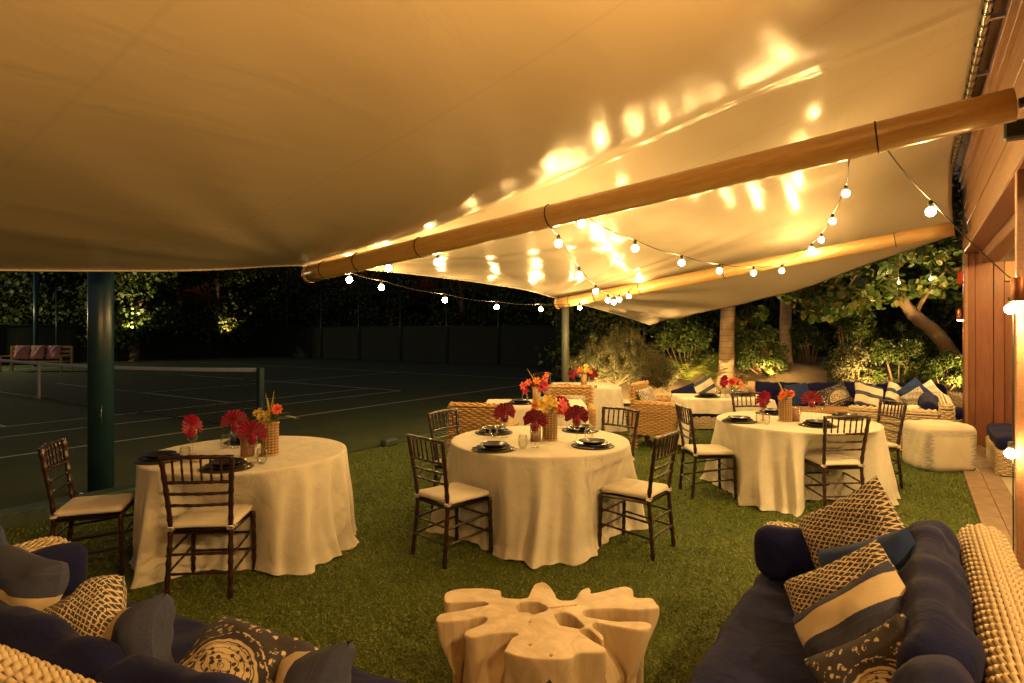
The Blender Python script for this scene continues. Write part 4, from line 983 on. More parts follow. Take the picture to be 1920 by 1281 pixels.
# ---- sofas (x along the seat, y = facing, origin at floor centre of the back's outside)
def sofa(o,L,D,back_t,arm_t,back_h,arm_h,fine,arms=(1,1),cush=2,seat=.42,wick=None,navy='navy',backc=True,seed=0,bc=.02):
    kw=dict(row=.0162,stake=.029,amp=.0082,rad=.0088,pts=4) if fine else dict(row=.030,stake=.05,amp=.011,rad=.0155,pts=3)
    kw['mat']=wick or M['wicker']
    def wall(name,Lw,T,z0,z1,loc,rot,rnd):
        link_mesh(name,weave_wall(Lw,T,z0,z1,rnd=rnd,name=name,**kw),o,loc,(0,0,rot)); core_wall(Lw,T,z0,z1,rnd,o,loc,(0,0,rot))
    wall('back_frame',L,back_t,.02,back_h,(0,back_t/2,0),0,.07)
    x0,x1=-L/2,L/2
    if arms[0]: wall('arm',D-back_t-.01,arm_t,.02,arm_h,(x0+arm_t/2,back_t+(D-back_t)/2+.005,0),PI/2,.06); x0+=arm_t
    if arms[1]: wall('arm',D-back_t-.01,arm_t,.02,arm_h,(x1-arm_t/2,back_t+(D-back_t)/2+.005,0),PI/2,.06); x1-=arm_t
    wall('base',x1-x0-.01,.06,.02,seat-.15,((x0+x1)/2,D-.04,0),0,.02)
    cw=(x1-x0)/cush
    for i in range(cush):
        soft_box('seat_cushion',M[navy],cw-.006,D-back_t-.005,.17,.045,seed+i,o,(x0+cw*(i+.5),back_t+(D-back_t)/2+.01,seat-.085),None,.022,.0035,(26,26,6))
        if backc:
            soft_box('back_cushion',M[navy],cw-.008,.19,back_h-seat+bc,.085,seed+10+i,o,(x0+cw*(i+.5),back_t+.115,seat+(back_h-seat+bc)/2+.0),(-.10,0,0),.035,.007,(34,10,20))
    return x0,x1
# right sofa: outer back along t=-.27, facing n
ro=empty('sofa',F(2.18,-.35,0),FA+0,'long navy sofa with pale wicker back in the right foreground','sofa')
sofa(ro,3.0,1.05,.17,.20,.78,.64,True,(0,1),2,.42,seed=1,bc=.05)
soft_box('bolster',M['navy'],.17,.84,.27,.075,31,ro,(1.5-.20-.10,.62,.56),None,.012,.004,(8,20,10))
# left sofa: outer back near the camera, facing away from it
a_=Vector((.905,-.425,0)); b_=Vector((.425,.905,0)); O=Vector((-2.30,3.24,0)); Ll=3.1
lo_=empty('sofa',O+a_*(Ll/2-.2)-b_*1.0,math.atan2(a_.y,a_.x),'long navy sofa in the left foreground seen from behind, full of pillows','sofa')
sofa(lo_,Ll,1.0,.17,.20,.68,.60,True,(1,0),2,.37,seed=5,bc=-.03)
soft_box('bolster',M['navy'],.17,.80,.26,.075,33,lo_,(-Ll/2+.20+.09,.58,.49),None,.012,.004,(8,20,10))
def LS(a,d,z): return O+a_*a-b_*d+Vector((0,0,z))
PG='throw pillows on the left sofa'
nb=-b_
pillow('denim',LS(.02,.40,.56),b_*.9+a_*.5+Vector((0,0,.30)),.1,.46,.48,.10,3,'plain dusty blue pillow at the far left end of the left sofa',group=PG)
pillow('deepband',LS(.49,.50,.585),-b_*1+a_*.05+Vector((0,0,.20)),-.04,.54,.38,.10,4,'leftmost pillow of the left sofa with denim top and cream band below',group=PG)
pillow('diamond',LS(.95,.53,.525),-b_*.55-a_*.05+Vector((0,0,.80)),-.62,.38,.38,.12,5,'navy and cream diamond-weave pillow tipped on the left sofa',group=PG)
pillow('halfstripe',LS(1.33,.52,.54),-b_*.9-a_*.40+Vector((0,0,.12)),-1.15,.39,.38,.10,6,'denim and cream pillow standing on its corner beside the diamond pillow',group=PG)
pillow('paisley',LS(1.72,.48,.505),-b_*.55+a_*.15+Vector((0,0,.85)),-.25,.50,.42,.11,7,'large navy pillow with cream paisley in the middle of the left sofa',group=PG)
pillow('halfstripe',LS(2.11,.52,.53),-b_*.9-a_*.30+Vector((0,0,.15)),-1.15,.38,.37,.10,8,'denim and cream pillow at the right of the paisley pillow',group=PG)
pillow('paisley',LS(2.36,.56,.45),-b_*.7+Vector((0,0,.8)),.2,.38,.38,.09,9,'small navy patterned pillow at the bottom edge of the picture',group=PG)
pillow('navy',LS(2.78,.34,.45),-b_*.7+Vector((0,0,.5)),.8,.34,.34,.08,10,'dark navy pillow corner showing before the root table',group=PG)
PR='throw pillows on the right sofa'
RN=Nn*.30-U*.93
pillow('diamond2',F(3.27,.22,.70),RN*.9+Nn*.3+Vector((0,0,.18)),.70,.52,.50,.10,11,'tall diamond-weave pillow on its corner, farthest on the right sofa',group=PR)
pillow('denim',F(3.00,.12,.61),RN+Nn*.1+Vector((0,0,.22)),.50,.46,.44,.10,12,'plain blue pillow tucked behind the middle diamond pillow',group=PR)
pillow('diamond2',F(2.75,.20,.60),RN+Nn*.25+Vector((0,0,.25)),.72,.48,.42,.11,13,'diamond-weave pillow in the middle of the right sofa',group=PR)
pillow('widestripe',F(2.50,.13,.575),RN+Nn*.25+Vector((0,0,.25)),.80,.50,.46,.11,14,'denim pillow with one broad cream stripe on the right sofa',group=PR)
pillow('paisley',F(2.26,.06,.55),RN+Vector((0,0,.3)),.75,.40,.40,.10,15,'navy blotch-print pillow nearest the camera on the right sofa',group=PR)

# ---- far sofas
so1=empty('sofa',Vector((5.85,11.05,0)),PI-.045,'long pale wicker sofa under the garden bank with many pillows','sofa')
sofa(so1,3.8,.95,.14,.16,.74,.62,False,(1,0),3,.40,seed=9)
# its near side wall: chaise unit aligned with the front
so2=empty('sofa',F(10.9,-.44,0),FA,'wicker corner sofa unit seen from its side, behind the white pouf','sofa')
sofa(so2,1.55,1.25,.15,.15,.70,.60,False,(1,0),1,.40,backc=True,seed=12)
so3=empty('sofa',Vector((3.05,11.3,0)),PI,'low taupe lounge seat beyond the side-view armchair','sofa')
sofa(so3,1.3,.85,.14,.14,.50,.46,False,(0,0),1,.38,backc=False,seed=14)
PF='pillows on the far wicker sofa'
def FP(mat,px,py,Y,n,roll,w_,h_,seed,lab,th=.08): pillow(mat,P(px,py,Y),n,roll,w_,h_,th,seed,lab,group=PF)
FP('multistripe',1318,735,10.6,(.2,-1,.35),.45,.62,.42,21,'blue and cream striped pillow leaning left of the glass vase')
FP('navy',1286,742,10.5,(.2,-1,.35),.3,.5,.35,22,'navy pillow at the left end behind the square table')
FP('rings',1395,737,10.4,(0,-1,.3),.1,.45,.36,23,'ring-print pillow behind the tan cylinder')
FP('denim',1497,741,10.4,(0,-1,.35),.1,.40,.42,24,'plain blue pillow behind the red napkin of the right table')
FP('paisley',1567,744,10.3,(0,-1,.45),.35,.56,.40,25,'paisley pillow left of the big striped pillow')
FP('multistripe',1629,743,10.1,(.1,-1,.45),-.30,.52,.48,26,'large blue and cream striped pillow in the middle of the far sofa')
FP('multistripe',1682,741,10.1,(.2,-1,.3),-.5,.44,.40,27,'striped pillow right of the large striped one')
FP('denim',1712,737,10.0,(-.3,-1,.3),.7,.46,.36,28,'dark blue pillow leaning in the sofa corner')
FP('rings',1718,752,9.7,(-.4,-1,.3),.6,.36,.36,29,'white paisley pillow in front of the dark blue one')
FP('cushion_cream',1741,737,10.0,(-.3,-1,.3),.6,.34,.34,30,'tan pillow behind the navy bolster')
o=soft_box('bolster_cushion',M['navy'],.50,.26,.26,.12,36,None,P(1742,757,9.2),(0,0,FA),.01,.005,(12,8,8)); tag(o,'round navy bolster lying on the corner sofa','cushion')
o=soft_box('folded_towel',M['cushion_cream'],.52,.34,.09,.035,37,None,P(1690,768,8.9),(0,0,-.1),.01,.006,(16,12,5)); tag(o,'folded white blanket on the corner sofa by the bolster','blanket')
# low plank coffee table
ct=empty('coffee_table',(5.0,9.85,0),-.03,'low light wood coffee table before the far sofa','coffee table'); 
for i in range(4): m=MB(); m.rbox(-.5,.5,-.27+i*.137,-.27+i*.137+.13,.40,.45,.008); m.build('board',M['ceilwood'],ct,False)
for sx in (-1,1):
    for sy in (-1,1): m=MB(); m.rbox(sx*.42-.03,sx*.42+.03,sy*.2-.03,sy*.2+.03,0,.398,.006); m.build('leg',M['ceilwood'],ct,False)
# pouf, ottoman
pf_=soft_box('pouf',M['pouf'],.62,.52,.56,.07,41,None,(5.27,7.58,.282),(0,0,-.04),.02,.004,(30,26,20)); tag(pf_,'square white linen pouf with side shading in its colour at the end of the turf','pouf')
ot=empty('ottoman',F(9.72,-1.22,0),FA,'navy cushioned wicker ottoman on the floor beside the doorway post','ottoman')
link_mesh('wicker_base',weave_wall(1.3,.84,.015,.30,rnd=.03,row=.024,stake=.045,amp=.006,rad=.013,pts=3,name='wicker_base',mat=M['wicker']),ot); core_wall(1.3,.84,.015,.30,.03,ot,(0,0,0),None)
soft_box('cushion',M['navy'],1.3,.84,.17,.05,42,ot,(0,0,.385),None,.02,.003,(20,16,5))
m=MB(); m.lathe([(.001,.0),(.26,.0),(.30,.02),(.31,.12),(.28,.22),(.2,.235),(.001,.24)],28); tag(m.build('floor_cushion',M['navy'],None,True,F(7.6,-1.42,.006)),'round navy floor cushion partly hidden by the right post','cushion')

# ---- carved root table
def root_table():
    zt=.42; out=[(838,1110),(870,1103),(935,1106),(942,1120),(985,1121),(995,1108),(1003,1095),(1018,1091),(1030,1098),(1040,1112),(1048,1124),(1076,1124),(1088,1108),(1102,1101),(1108,1106),(1107,1113),(1140,1106),(1170,1099),(1187,1105),(1190,1120),(1222,1121),(1232,1133),(1234,1140),(1195,1143),(1150,1141),(1098,1143),(1093,1152),(1105,1158),(1150,1164),(1205,1166),(1222,1172),(1214,1180),(1195,1181),(1140,1172),(1115,1168),(1112,1176),(1130,1190),(1128,1200),(1105,1180),(1085,1182),(1110,1200),(1135,1216),(1130,1224),(1085,1224),(1065,1235),(1000,1235),(950,1224),(948,1216),(960,1196),(972,1190),(955,1186),(915,1189),(890,1196),(872,1192),(872,1184),(895,1174),(910,1166),(912,1158),(900,1156),(860,1164),(822,1166),(818,1158),(830,1150),(870,1143),(908,1136),(915,1132),(905,1128),(870,1129),(838,1130),(832,1120)]
    P0=[G(x,y,zt) for x,y in out]; cx,cy=.17,2.70; P_=[]
    for i_ in range(len(P0)):
        q0,q1,q2,q3=P0[i_-1],P0[i_],P0[(i_+1)%len(P0)],P0[(i_+2)%len(P0)]
        for f_ in (0,.25,.5,.75): P_.append(.5*((2*q1)+(q2-q0)*f_+(2*q0-5*q1+4*q2-q3)*f_*f_+(3*q1-q0-3*q2+q3)*f_**3))
    n=len(P_); rng2=np.random.default_rng(5); m=MB()
    layers=[]
    # x,y scale about the centre for each height: lobes flare, then draw in
    A=np.array([(p.x-cx,p.y-cy) for p in P_]); rad=np.hypot(A[:,0],A[:,1]); ang=np.arctan2(A[:,1],A[:,0])
    rm=np.array([np.interp(0,[0],[r]) for r in rad]); smooth=rad.copy()
    for _ in range(420): smooth=(np.roll(smooth,1)+smooth+np.roll(smooth,-1))/3
    zs=[.42,.405,.38,.35,.31,.26,.20,.13,.05,.0]; V=[]
    for z in zs:
        q=(.42-z)/.42; f=min(1,q*1.7); f=f*f*(3-2*f); r=rad*(1-f)+np.maximum(smooth*1.12,rad*.80)*f; r=r*(1.0+.02*math.sin(q*PI)-.05*q**1.2+.04*np.sin(ang*7+q*4)*q+.02*np.sin(ang*13-q*3)*q)
        V.append(np.stack([cx+r*np.cos(ang),cy+r*np.sin(ang),np.full(n,z)],-1))
    m.add(np.concatenate(V),[(k*n+i,(k+1)*n+i,(k+1)*n+(i+1)%n,k*n+(i+1)%n) for k in range(len(zs)-1) for i in range(n)]+[tuple(range(n))[::-1] if False else tuple(range(n)),tuple((len(zs)-1)*n+i for i in range(n))[::-1]])
    ob=m.build('root_table',M['root'],None,True)
    def cut(pts,z0,z1):
        c=MB(); k=len(pts); q=[G(x,y,zt) for x,y in pts]; c.add([(p.x,p.y,z0) for p in q]+[(p.x,p.y,z1) for p in q],[tuple(range(k))[::-1],tuple(range(k,2*k))]+[(i,(i+1)%k,k+(i+1)%k,k+i) for i in range(k)])
        return c.build('cutter',M['root'],None,False)
    import bmesh
    def fix(o):
        b=bmesh.new(); b.from_mesh(o.data); bmesh.ops.triangulate(b,faces=[f for f in b.faces if len(f.verts)>4]); bmesh.ops.recalc_face_normals(b,faces=b.faces); b.to_mesh(o.data); b.free()
    fix(ob); cs=[]
    for pts,z0 in (([(967,1136),(975,1130),(992,1128),(1010,1129),(1024,1136),(1028,1140),(1020,1146),(1000,1152),(990,1148),(972,1148)],.24),
                ([(1038,1152),(1050,1148),(1065,1149),(1078,1156),(1088,1166),(1096,1174),(1088,1179),(1070,1176),(1050,1172),(1044,1162)],.26),
                ([(1026,1229),(1032,1226),(1038,1229),(1032,1232)],.38),([(986,1208),(994,1207),(1000,1211),(992,1210)],.40),
                ([(1028,1138),(1060,1136),(1084,1133),(1084,1135),(1060,1138),(1030,1141)],.37),
                ([(998,1152),(994,1165),(986,1180),(984,1179),(990,1165),(995,1152)],.38)):
        c=cut(pts,z0,.5); fix(c); cs.append(c); md=ob.modifiers.new('b','BOOLEAN'); md.object=c; md.operation='DIFFERENCE'; md.solver='EXACT'
    md=ob.modifiers.new('r','REMESH'); md.mode='VOXEL'; md.voxel_size=.005
    md=ob.modifiers.new('s','SMOOTH'); md.factor=.6; md.iterations=4
    dg=bpy.context.evaluated_depsgraph_get(); me=bpy.data.meshes.new_from_object(ob.evaluated_get(dg)); ob.modifiers.clear(); 
    for c in cs: bpy.data.objects.remove(c)
    nv=len(me.vertices); co=np.zeros(nv*3); me.vertices.foreach_get('co',co); co=co.reshape(-1,3)
    q=np.clip((.40-co[:,2])/.25,0,1); d=co[:,:2]-np.array([cx,cy]); aa=np.arctan2(d[:,1],d[:,0]); k=1+q*(.035*np.sin(aa*9+co[:,2]*11)+.02*np.sin(aa*21+co[:,2]*17)); co[:,:2]=np.array([cx,cy])+d*k[:,None]
    co[:,2]+=.0015*np.sin(co[:,0]*30)*np.sin(co[:,1]*25)
    co-=np.array([cx,cy,0]); me.vertices.foreach_set('co',co.ravel()); me.polygons.foreach_set('use_smooth',[True]*len(me.polygons)); me.materials.clear(); me.materials.append(M['root']); me.update()
    ob.data=me; ob.location=(cx,cy,0); tag(ob,'carved pale teak root coffee table with spreading lobes on the turf','coffee table')
root_table()

# ------------------------------------------------------------------ tennis net
nt=empty('tennis_net',F(6.3,9.2,0),FA+PI/2,'tennis net with pale top band between dark green posts','net')   # local x runs along +t
def nz_(x): d=abs(x-9.0)/9.0; return .914+.156*d*d
def npost(x,par): m=MB(); m.rbox(x-.05,x+.05,-.05,.05,0,1.08,.012); m.build('post',M['greenpole'],par,False)
npost(0,nt); npost(18.0,nt)
m=MB(); 
for f in range(2): m.tube([(.11,-.05,1.0-.0*f),(.115,-.05,.75)],.01,8)
m.build('crank',M['steel'],nt)
xs=np.linspace(.07,17.9,120); A=np.zeros((120,5,3))
for i,x in enumerate(xs):
    z=nz_(x); A[i]=[(x,-.012,z-.065),(x,-.014,z-.03),(x,0,z+.003),(x,.014,z-.03),(x,.012,z-.065)]
m=MB(); m.grid(A); m.build('top_band',M['cloth'],nt)
V=[];Q=[]
def strip(p,q,wd,vert):
    k=len(V); d=wd/2
    if vert: V.extend([(p[0]-d,0,p[2]),(p[0]+d,0,p[2]),(q[0]+d,0,q[2]),(q[0]-d,0,q[2])])
    else: V.extend([(p[0],0,p[2]-d),(q[0],0,q[2]-d),(q[0],0,q[2]+d),(p[0],0,p[2]+d)])
    Q.append((k,k+1,k+2,k+3))
for x in np.arange(.1,17.9,.05): strip((x,0,.04),(x,0,nz_(x)-.05),.006,True)
for z in np.arange(.05,.86,.045):
    for i in range(0,119,3): strip((xs[i],0,z*nz_(xs[i])),(xs[min(i+3,119)],0,z*nz_(xs[min(i+3,119)])),.006,False)
tag(link_mesh('net_mesh',fast_mesh('net_mesh',V,Q,M['cable'],False),nt),None,None,None,'stuff')
m=MB(); m.tube([(x,0,.03) for x in xs],.012,5); m.build('bottom_cord',M['cable'],nt)
m=MB(); m.rbox(8.97,9.03,-.02,.02,0,.93,.004); m.rbox(9.06,9.075,-.02,.02,0,.90,.003); m.build('centre_strap',M['cloth'],nt,False)

# ------------------------------------------------------------------ windscreen fence
def fence(a,b,h,label,n):
    a,b=Vector(a),Vector(b); L=(b-a).length; d=(b-a).normalized(); yaw=math.atan2(d.y,d.x); o=empty('court_fence',a,yaw,label,'fence')
    A=np.zeros((int(L*2)+1,2,3))
    for i in range(A.shape[0]):
        x=i/ (A.shape[0]-1)*L; A[i,0]=(x,.03*math.sin(x*2.1),0.02); A[i,1]=(x,.02*math.sin(x*2.1+1),h)
    m=MB(); m.grid(A); m.build('windscreen',M['screen'],o)
    pm=MB(); pm.lathe([(.035,0),(.035,3.9)],10); pme=pm.mesh('post',M['greenpole'])
    for i in range(n+1): link_mesh('post',pme,o,(i*L/n,.08,0))
    m=MB()
    for z in (h,3.85): m.tube([(0,.06,z),(L,.06,z)],.02,6)
    m.build('rail',M['greenpole'],o); return o
fence(F(24.8,4),F(24.8,36.6),1.92,'tall dark green court fence with windscreen behind the baseline',10)
fence(F(24.8,36.7),F(2,36.7),2.0,'dark green court fence with windscreen along the far side',8)
lp=pole('light_pole',P(67,613,29)*1,.10,5.0,'greenpole','tall green light pole rising behind the windscreen at the far left'); lp.location.z=0

# bench with cushions by the far fence
be=empty('bench',F(7.2,34.9,0),0,'wooden court bench with red patterned cushions before the far fence','bench'); be.location=G(68,697); 
bx=be.location; BW=2.5
for sx in (-1,1):
    for y in (-.3,.3): m=MB(); m.rbox(sx*BW/2-.04,sx*BW/2+.04,y-.04,y+.04,0,.62 if y<0 else 1.05,.008); m.build('leg',M['bamboo'],be,False)
    m=MB(); m.rbox(sx*BW/2-.06,sx*BW/2+.06,-.40,.34,.62,.67,.01); m.build('arm',M['bamboo'],be,False)
for i in range(4): m=MB(); m.rbox(-BW/2,BW/2,-.32+i*.16,-.18+i*.16,.40,.44,.008); m.build('seat_slat',M['bamboo'],be,False)
for z in (.6,.78,.96): m=MB(); m.rbox(-BW/2,BW/2,.28,.32,z,z+.1,.008); m.build('back_slat',M['bamboo'],be,False)
M['redprint']=uvpat('red_print',f_diamond(14,14,.2),(.40,.05,.06),(.60,.42,.38))
for i in range(3):
    p=Vector((bx.x-.72+i*.66,bx.y+.16,.80)); pillow('redprint',p,(0,-1,.25),0,.62,.62,.1,60+i,f'red patterned cushion on the far bench, {("left","middle","right")[i]} one','cushion',group='red cushions on the bench')

# ------------------------------------------------------------------ garden
def tree(name,pts,rads,label,branches,clumps,radii,n,size,leafmat,shape='round',seed=0,bark='bark',cat='tree',aspect=1.0,droop=.3,group=None):
    base=Vector(pts[0]); o=empty(name,base,0,label,cat,group); m=MB()
    q=[]; rr=[]; P_=[Vector(p) for p in pts]
    for i in range(len(P_)-1):
        for f in np.linspace(0,1,6,endpoint=False): q.append(P_[i].lerp(P_[i+1],f)-base+Vector((random.uniform(-1,1),random.uniform(-1,1),0))*rads[i]*.12); rr.append((rads[i]*(1-f)+rads[i+1]*f)*random.uniform(.94,1.07))
    q.append(P_[-1]-base); rr.append(rads[-1]); m.tube(q,rr,12); m.build('trunk',M[bark],o)
    if branches:
        m=MB()
        for a,b,r in branches:
            a,b=Vector(a)-base,Vector(b)-base; mid=a.lerp(b,.5)+Vector((random.uniform(-.15,.15),random.uniform(-.1,.1),random.uniform(0,.15)))*(b-a).length; m.tube([a,a.lerp(mid,.5)+Vector((0,0,.02)),mid,mid.lerp(b,.5),b],[r,r*.8,r*.65,r*.45,r*.2],7)
        m.build('branch',M[bark],o)
    c=np.array([Vector(c)-base for c in clumps]); l=leaf_cloud('crown',c,radii,n,size,M[leafmat],o,shape,droop,seed,aspect); tag(l,None,None,None,'stuff'); return o
def palm(x,y,z0,r,h,label,lean=.2):
    o=empty('palm_tree',(x,y,z0-.15),0,label,'palm tree'); m=MB(); K=40; m.tube([(lean*(i/K)**1.5,0,h*i/K) for i in range(K+1)],[r*(1.35-.35*min(1,i/4)) *(1-.25*i/K)*(1+.025*(i%2)) for i in range(K+1)],18); m.build('trunk',M['palm'],o)
    V=[];Q=[]; g=np.random.default_rng(int(x*10))
    for k in range(15):
        a=2*PI*k/15+g.uniform(-.2,.2); e=g.uniform(.1,.9); L=2.4; prev=None
        for i in range(26):
            f=i/25; p=Vector((lean+math.cos(a)*L*f*math.cos(e*(1-f)),math.sin(a)*L*f*math.cos(e*(1-f)),h+L*f*math.sin(e)-1.3*f*f*L*.6))
            s=Vector((-math.sin(a),math.cos(a),0)); ll=.55*math.sin(PI*min(1,f+.08))+.05
            for sg in (-1,1):
                kk=len(V); tip=p+s*sg*ll+Vector((math.cos(a)*.2,math.sin(a)*.2,-.30*ll)); dv=Vector((math.cos(a),math.sin(a),0))*.02
                V.extend([tuple(p-dv),tuple(p+dv),tuple(tip)]); Q.append((kk,kk+1,kk+2))
    link_mesh('crown',fast_mesh('crown',V,Q,M['frond'],False,3),o); return o
palm(4.68,13.4,gz(4.68,13.4),.165,5.2,'thick ringed palm trunk left of the pair beyond the far sofa')
palm(6.9,15.5,gz(6.9,15.5),.15,5.6,'slimmer paler palm trunk right of the pair, farther back',.15)
# sea grape tree leaning from the right
Yg=13.0
tree('sea_grape_tree',[P(1800,700,Yg),P(1782,660,Yg),P(1752,622,Yg),P(1712,590,Yg),P(1690,560,Yg-.1),P(1676,520,Yg-.2),P(1660,470,Yg-.3)],[.17,.15,.135,.13,.10,.07,.04],
  'sea grape tree with a curved leaning trunk and round leaves beside the corner post',
  [(P(1715,592,Yg),P(1745,545,Yg-.3),.07),(P(1745,545,Yg-.3),P(1790,480,Yg-.6),.05),(P(1690,560,Yg),P(1610,510,Yg-.4),.06),(P(1610,510,Yg-.4),P(1540,520,Yg-.5),.04),(P(1676,520,Yg),P(1720,440,Yg-.4),.05),(P(1650,480,Yg),P(1580,470,Yg),.04),(P(1610,510,Yg-.4),P(1570,560,Yg-.6),.03)],
  [P(x,y,Y) for x,y,Y in ((1790,470,12.4),(1740,480,12.6),(1700,470,12.4),(1650,500,12.5),(1600,500,12.6),(1550,510,12.7),(1780,520,12.6),(1735,540,12.8),(1650,545,12.9),(1590,560,12.6),(1545,570,12.6),(1620,450,13),(1760,430,13),(1500,540,13.2),(1800,560,13.6),(1700,430,13))],
  np.array([(.55,.5,.32)]*16)*rng.uniform(.6,1.1,(16,1)),2100,.155,'grape',seed=4)
# grey-green feathery shrubs
def feathery(label,px0,px1,ytop,ybot,Y,n,seed,mat='dusty',size=.10):
    g=np.random.default_rng(seed); base=P((px0+px1)/2,ybot,Y); W_=(px1-px0)/FPX*Y; H_=(ybot-ytop)/FPX*Y; o=empty('feathery_shrub',base,0,label,'shrub'); m=MB(); pts=[]
    for k in range(46):
        a=g.uniform(-1,1); tx=a*W_/2*1.0; ty=g.uniform(-.5,.5)*W_*.6; tz=H_*(1-.55*a*a)*g.uniform(.45,1.0); L=8; pv=[]
        for i in range(L): f=i/(L-1); pv.append((tx*f**.8+.02*math.sin(f*6+k),ty*f+.02*math.cos(f*5+k),tz*f**1.1))
        m.tube(pv,[.018*(1-f*.8) for f in np.linspace(0,1,L)],5)
        for i in range(3,L): 
            for q in range(3): pts.append((pv[i][0]+g.normal(0,.07),pv[i][1]+g.normal(0,.07),pv[i][2]+g.normal(0,.06)))
    m.build('stem',M['bark'],o); pts=np.array(pts); l=leaf_cloud('foliage',pts,np.tile([.07,.07,.13],(len(pts),1)),n,size,M[mat],o,'long',-.9,seed,.10,.1); tag(l,None,None,None,'stuff'); return o
feathery('large feathery grey-green shrub right of the pale pole',1078,1232,612,722,12.6,42000,1)
feathery('smaller feathery shrub right of the large grey-green one',1205,1262,655,726,12.0,7000,2)
def bush(label,px0,px1,ytop,ybot,Y,n,size,mat,seed,shape='long',aspect=.5,droop=.2,name='garden_bush'):
    g=np.random.default_rng(seed); base=P((px0+px1)/2,ybot,Y); W_=(px1-px0)/FPX*Y; H_=(ybot-ytop)/FPX*Y; o=empty(name,base,0,label,'bush'); m=MB(); cl=[];ra=[]
    for k in range(14):
        x=g.uniform(-.42,.42)*W_; y=g.uniform(-.3,.3)*W_*.7; z=H_*g.uniform(.2,.88)*(1-.8*(x/W_)**2); cl.append((x,y,z)); r=g.uniform(.13,.24); ra.append((r*W_,r*W_,r*H_*.8)); m.tube([(x*.2,y*.2,0),(x*.6,y*.6,z*.5),(x,y,z)],[.02,.014,.006],5)
    m.build('stem',M['bark'],o); l=leaf_cloud('foliage',np.array(cl),np.array(ra),n,size,M[mat],o,shape,droop,seed,aspect,.3); tag(l,None,None,None,'stuff'); return o
bush('sea grape bush with large round pale leaves between the palm trunks',1372,1446,560,700,13.9,420,.17,'grape',11,'round',1.0)
bush('rounded dark green bush on a stem right of the thick palm',1392,1478,612,706,13.3,3200,.075,'leaf',12)
bush('tall leafy bush left of the thick palm trunk',1232,1350,590,712,14.6,4200,.10,'leaf',13)
bush('tall thin bush with reddish stems in the garden centre',1545,1640,560,722,13.4,3600,.085,'leaf',14)
bush('low mixed bush at the sand patch edge',1552,1650,640,735,12.6,3600,.075,'dusty',15)
bush('low bright hedge bush in the middle right of the garden',1640,1730,632,735,12.6,4200,.08,'leaf',16)
bush('low hedge bush next to the corner post',1722,1818,640,738,12.4,4200,.08,'leaf',17)
bush('leafy bush below the leaning trunk',1675,1760,580,680,14.4,3000,.09,'leaf',18)
bush('leafy bush behind the slim palm trunk',1478,1560,590,690,15.5,2600,.10,'leaf',19)
def cycad(label,px,py,Y,R,n,seed):
    g=np.random.default_rng(seed); base=P(px,py,Y); o=empty('fan_palm_shrub',base,0,label,'shrub'); V=[];Q=[]
    for k in range(n):
        a=2*PI*k/n*1.618; e=g.uniform(.5,1.35); L=R*g.uniform(.7,1.1)
        for i in range(18):
            f=i/17; p=Vector((math.cos(a)*L*f*math.cos(e),math.sin(a)*L*f*math.cos(e),L*f*math.sin(e)-.35*f*f*L)); s=Vector((-math.sin(a),math.cos(a),0)); ll=.22*R*math.sin(PI*min(1,f*.9+.1))+.01
            for sg in (-1,1):
                kk=len(V); tip=p+s*sg*ll+Vector((math.cos(a),math.sin(a),.2))*ll*.5; dv=Vector((math.cos(a),math.sin(a),.3))*.012; V.extend([tuple(p-dv),tuple(p+dv),tuple(tip)]); Q.append((kk,kk+1,kk+2))
    tag(link_mesh('fronds',fast_mesh('fronds',V,Q,M['frond'],False,3),o),None,None,None,'stuff')
cycad('yellow-green fan palm shrub with spreading fronds left of the palms',1290,715,12.3,1.0,30,1)
cycad('small frond plant at the foot of the thick palm',1335,712,12.6,.6,18,2)
cycad('small frond plant on the sandy bank behind the sofa',1440,706,12.7,.4,16,3)
# dark thicket of trees closing the garden
for i,(px,Y,r,lab) in enumerate([(1120,19,1.5,'dark tree mass behind the pale pole and feathery shrub'),(1265,19.5,1.6,'dark tree behind the fan palm shrub'),(1400,20,1.6,'dark tree between and behind the palm trunks'),(1530,18.5,1.6,'dark tree behind the slim palm'),(1650,18,1.6,'dark tree behind the centre of the garden'),(1770,17.5,1.6,'dark tree behind the leaning sea grape trunk'),(1900,17.5,1.6,'dark tree behind the pavilion corner')]):
    b=P(px,620,Y); g=np.random.default_rng(80+i); cl=[(b.x+g.uniform(-1.4,1.4),Y+g.uniform(-.8,.8),g.uniform(.8,6.4)) for _ in range(24)]
    tree('garden_tree',[(b.x,Y+.3,.2),(b.x+.2,Y+.3,2.5),(b.x,Y+.3,5)],[.16,.12,.05],lab,[((b.x,Y+.3,1.5+q*.7),c,.04) for q,c in enumerate(cl[:5])],cl,np.array([(1.0,.8,.75)]*24),5200,.17,'darkleaf',seed=90+i,shape='long',aspect=.55,group='trees closing the garden')
fence(Vector((1.5,20.6,0)),Vector((20,20.6,0)),2.6,'dark fence screen behind the garden trees',6)
pole('light_pole',(P(1607,620,16.5).x,16.5,0),.11,5.5,'greypole','pale green round pole among the garden trees')
# small lights hung in the garden trees
for px,py,Y,lab in ((1685,530,11.8,'small bright bulb hanging in the sea grape tree, left of two'),(1745,523,12.2,'small bulb hanging in the sea grape tree, right of two'),(1538,538,13.5,'tiny bulb deep in the trees under the sail edge')):
    v,f=ico(.020 if py!=538 else .012,2); b=MB(); b.add(v,f); p=P(px,py,Y); o=empty('hanging_bulb',p,0,lab,'bulb','small bulbs in the garden'); b.build('bulb',M['smallbulb'],o); m=MB(); m.tube([(0,0,.018),(0,.02,.9)],.004,5); m.build('cord',M['cable'],o)
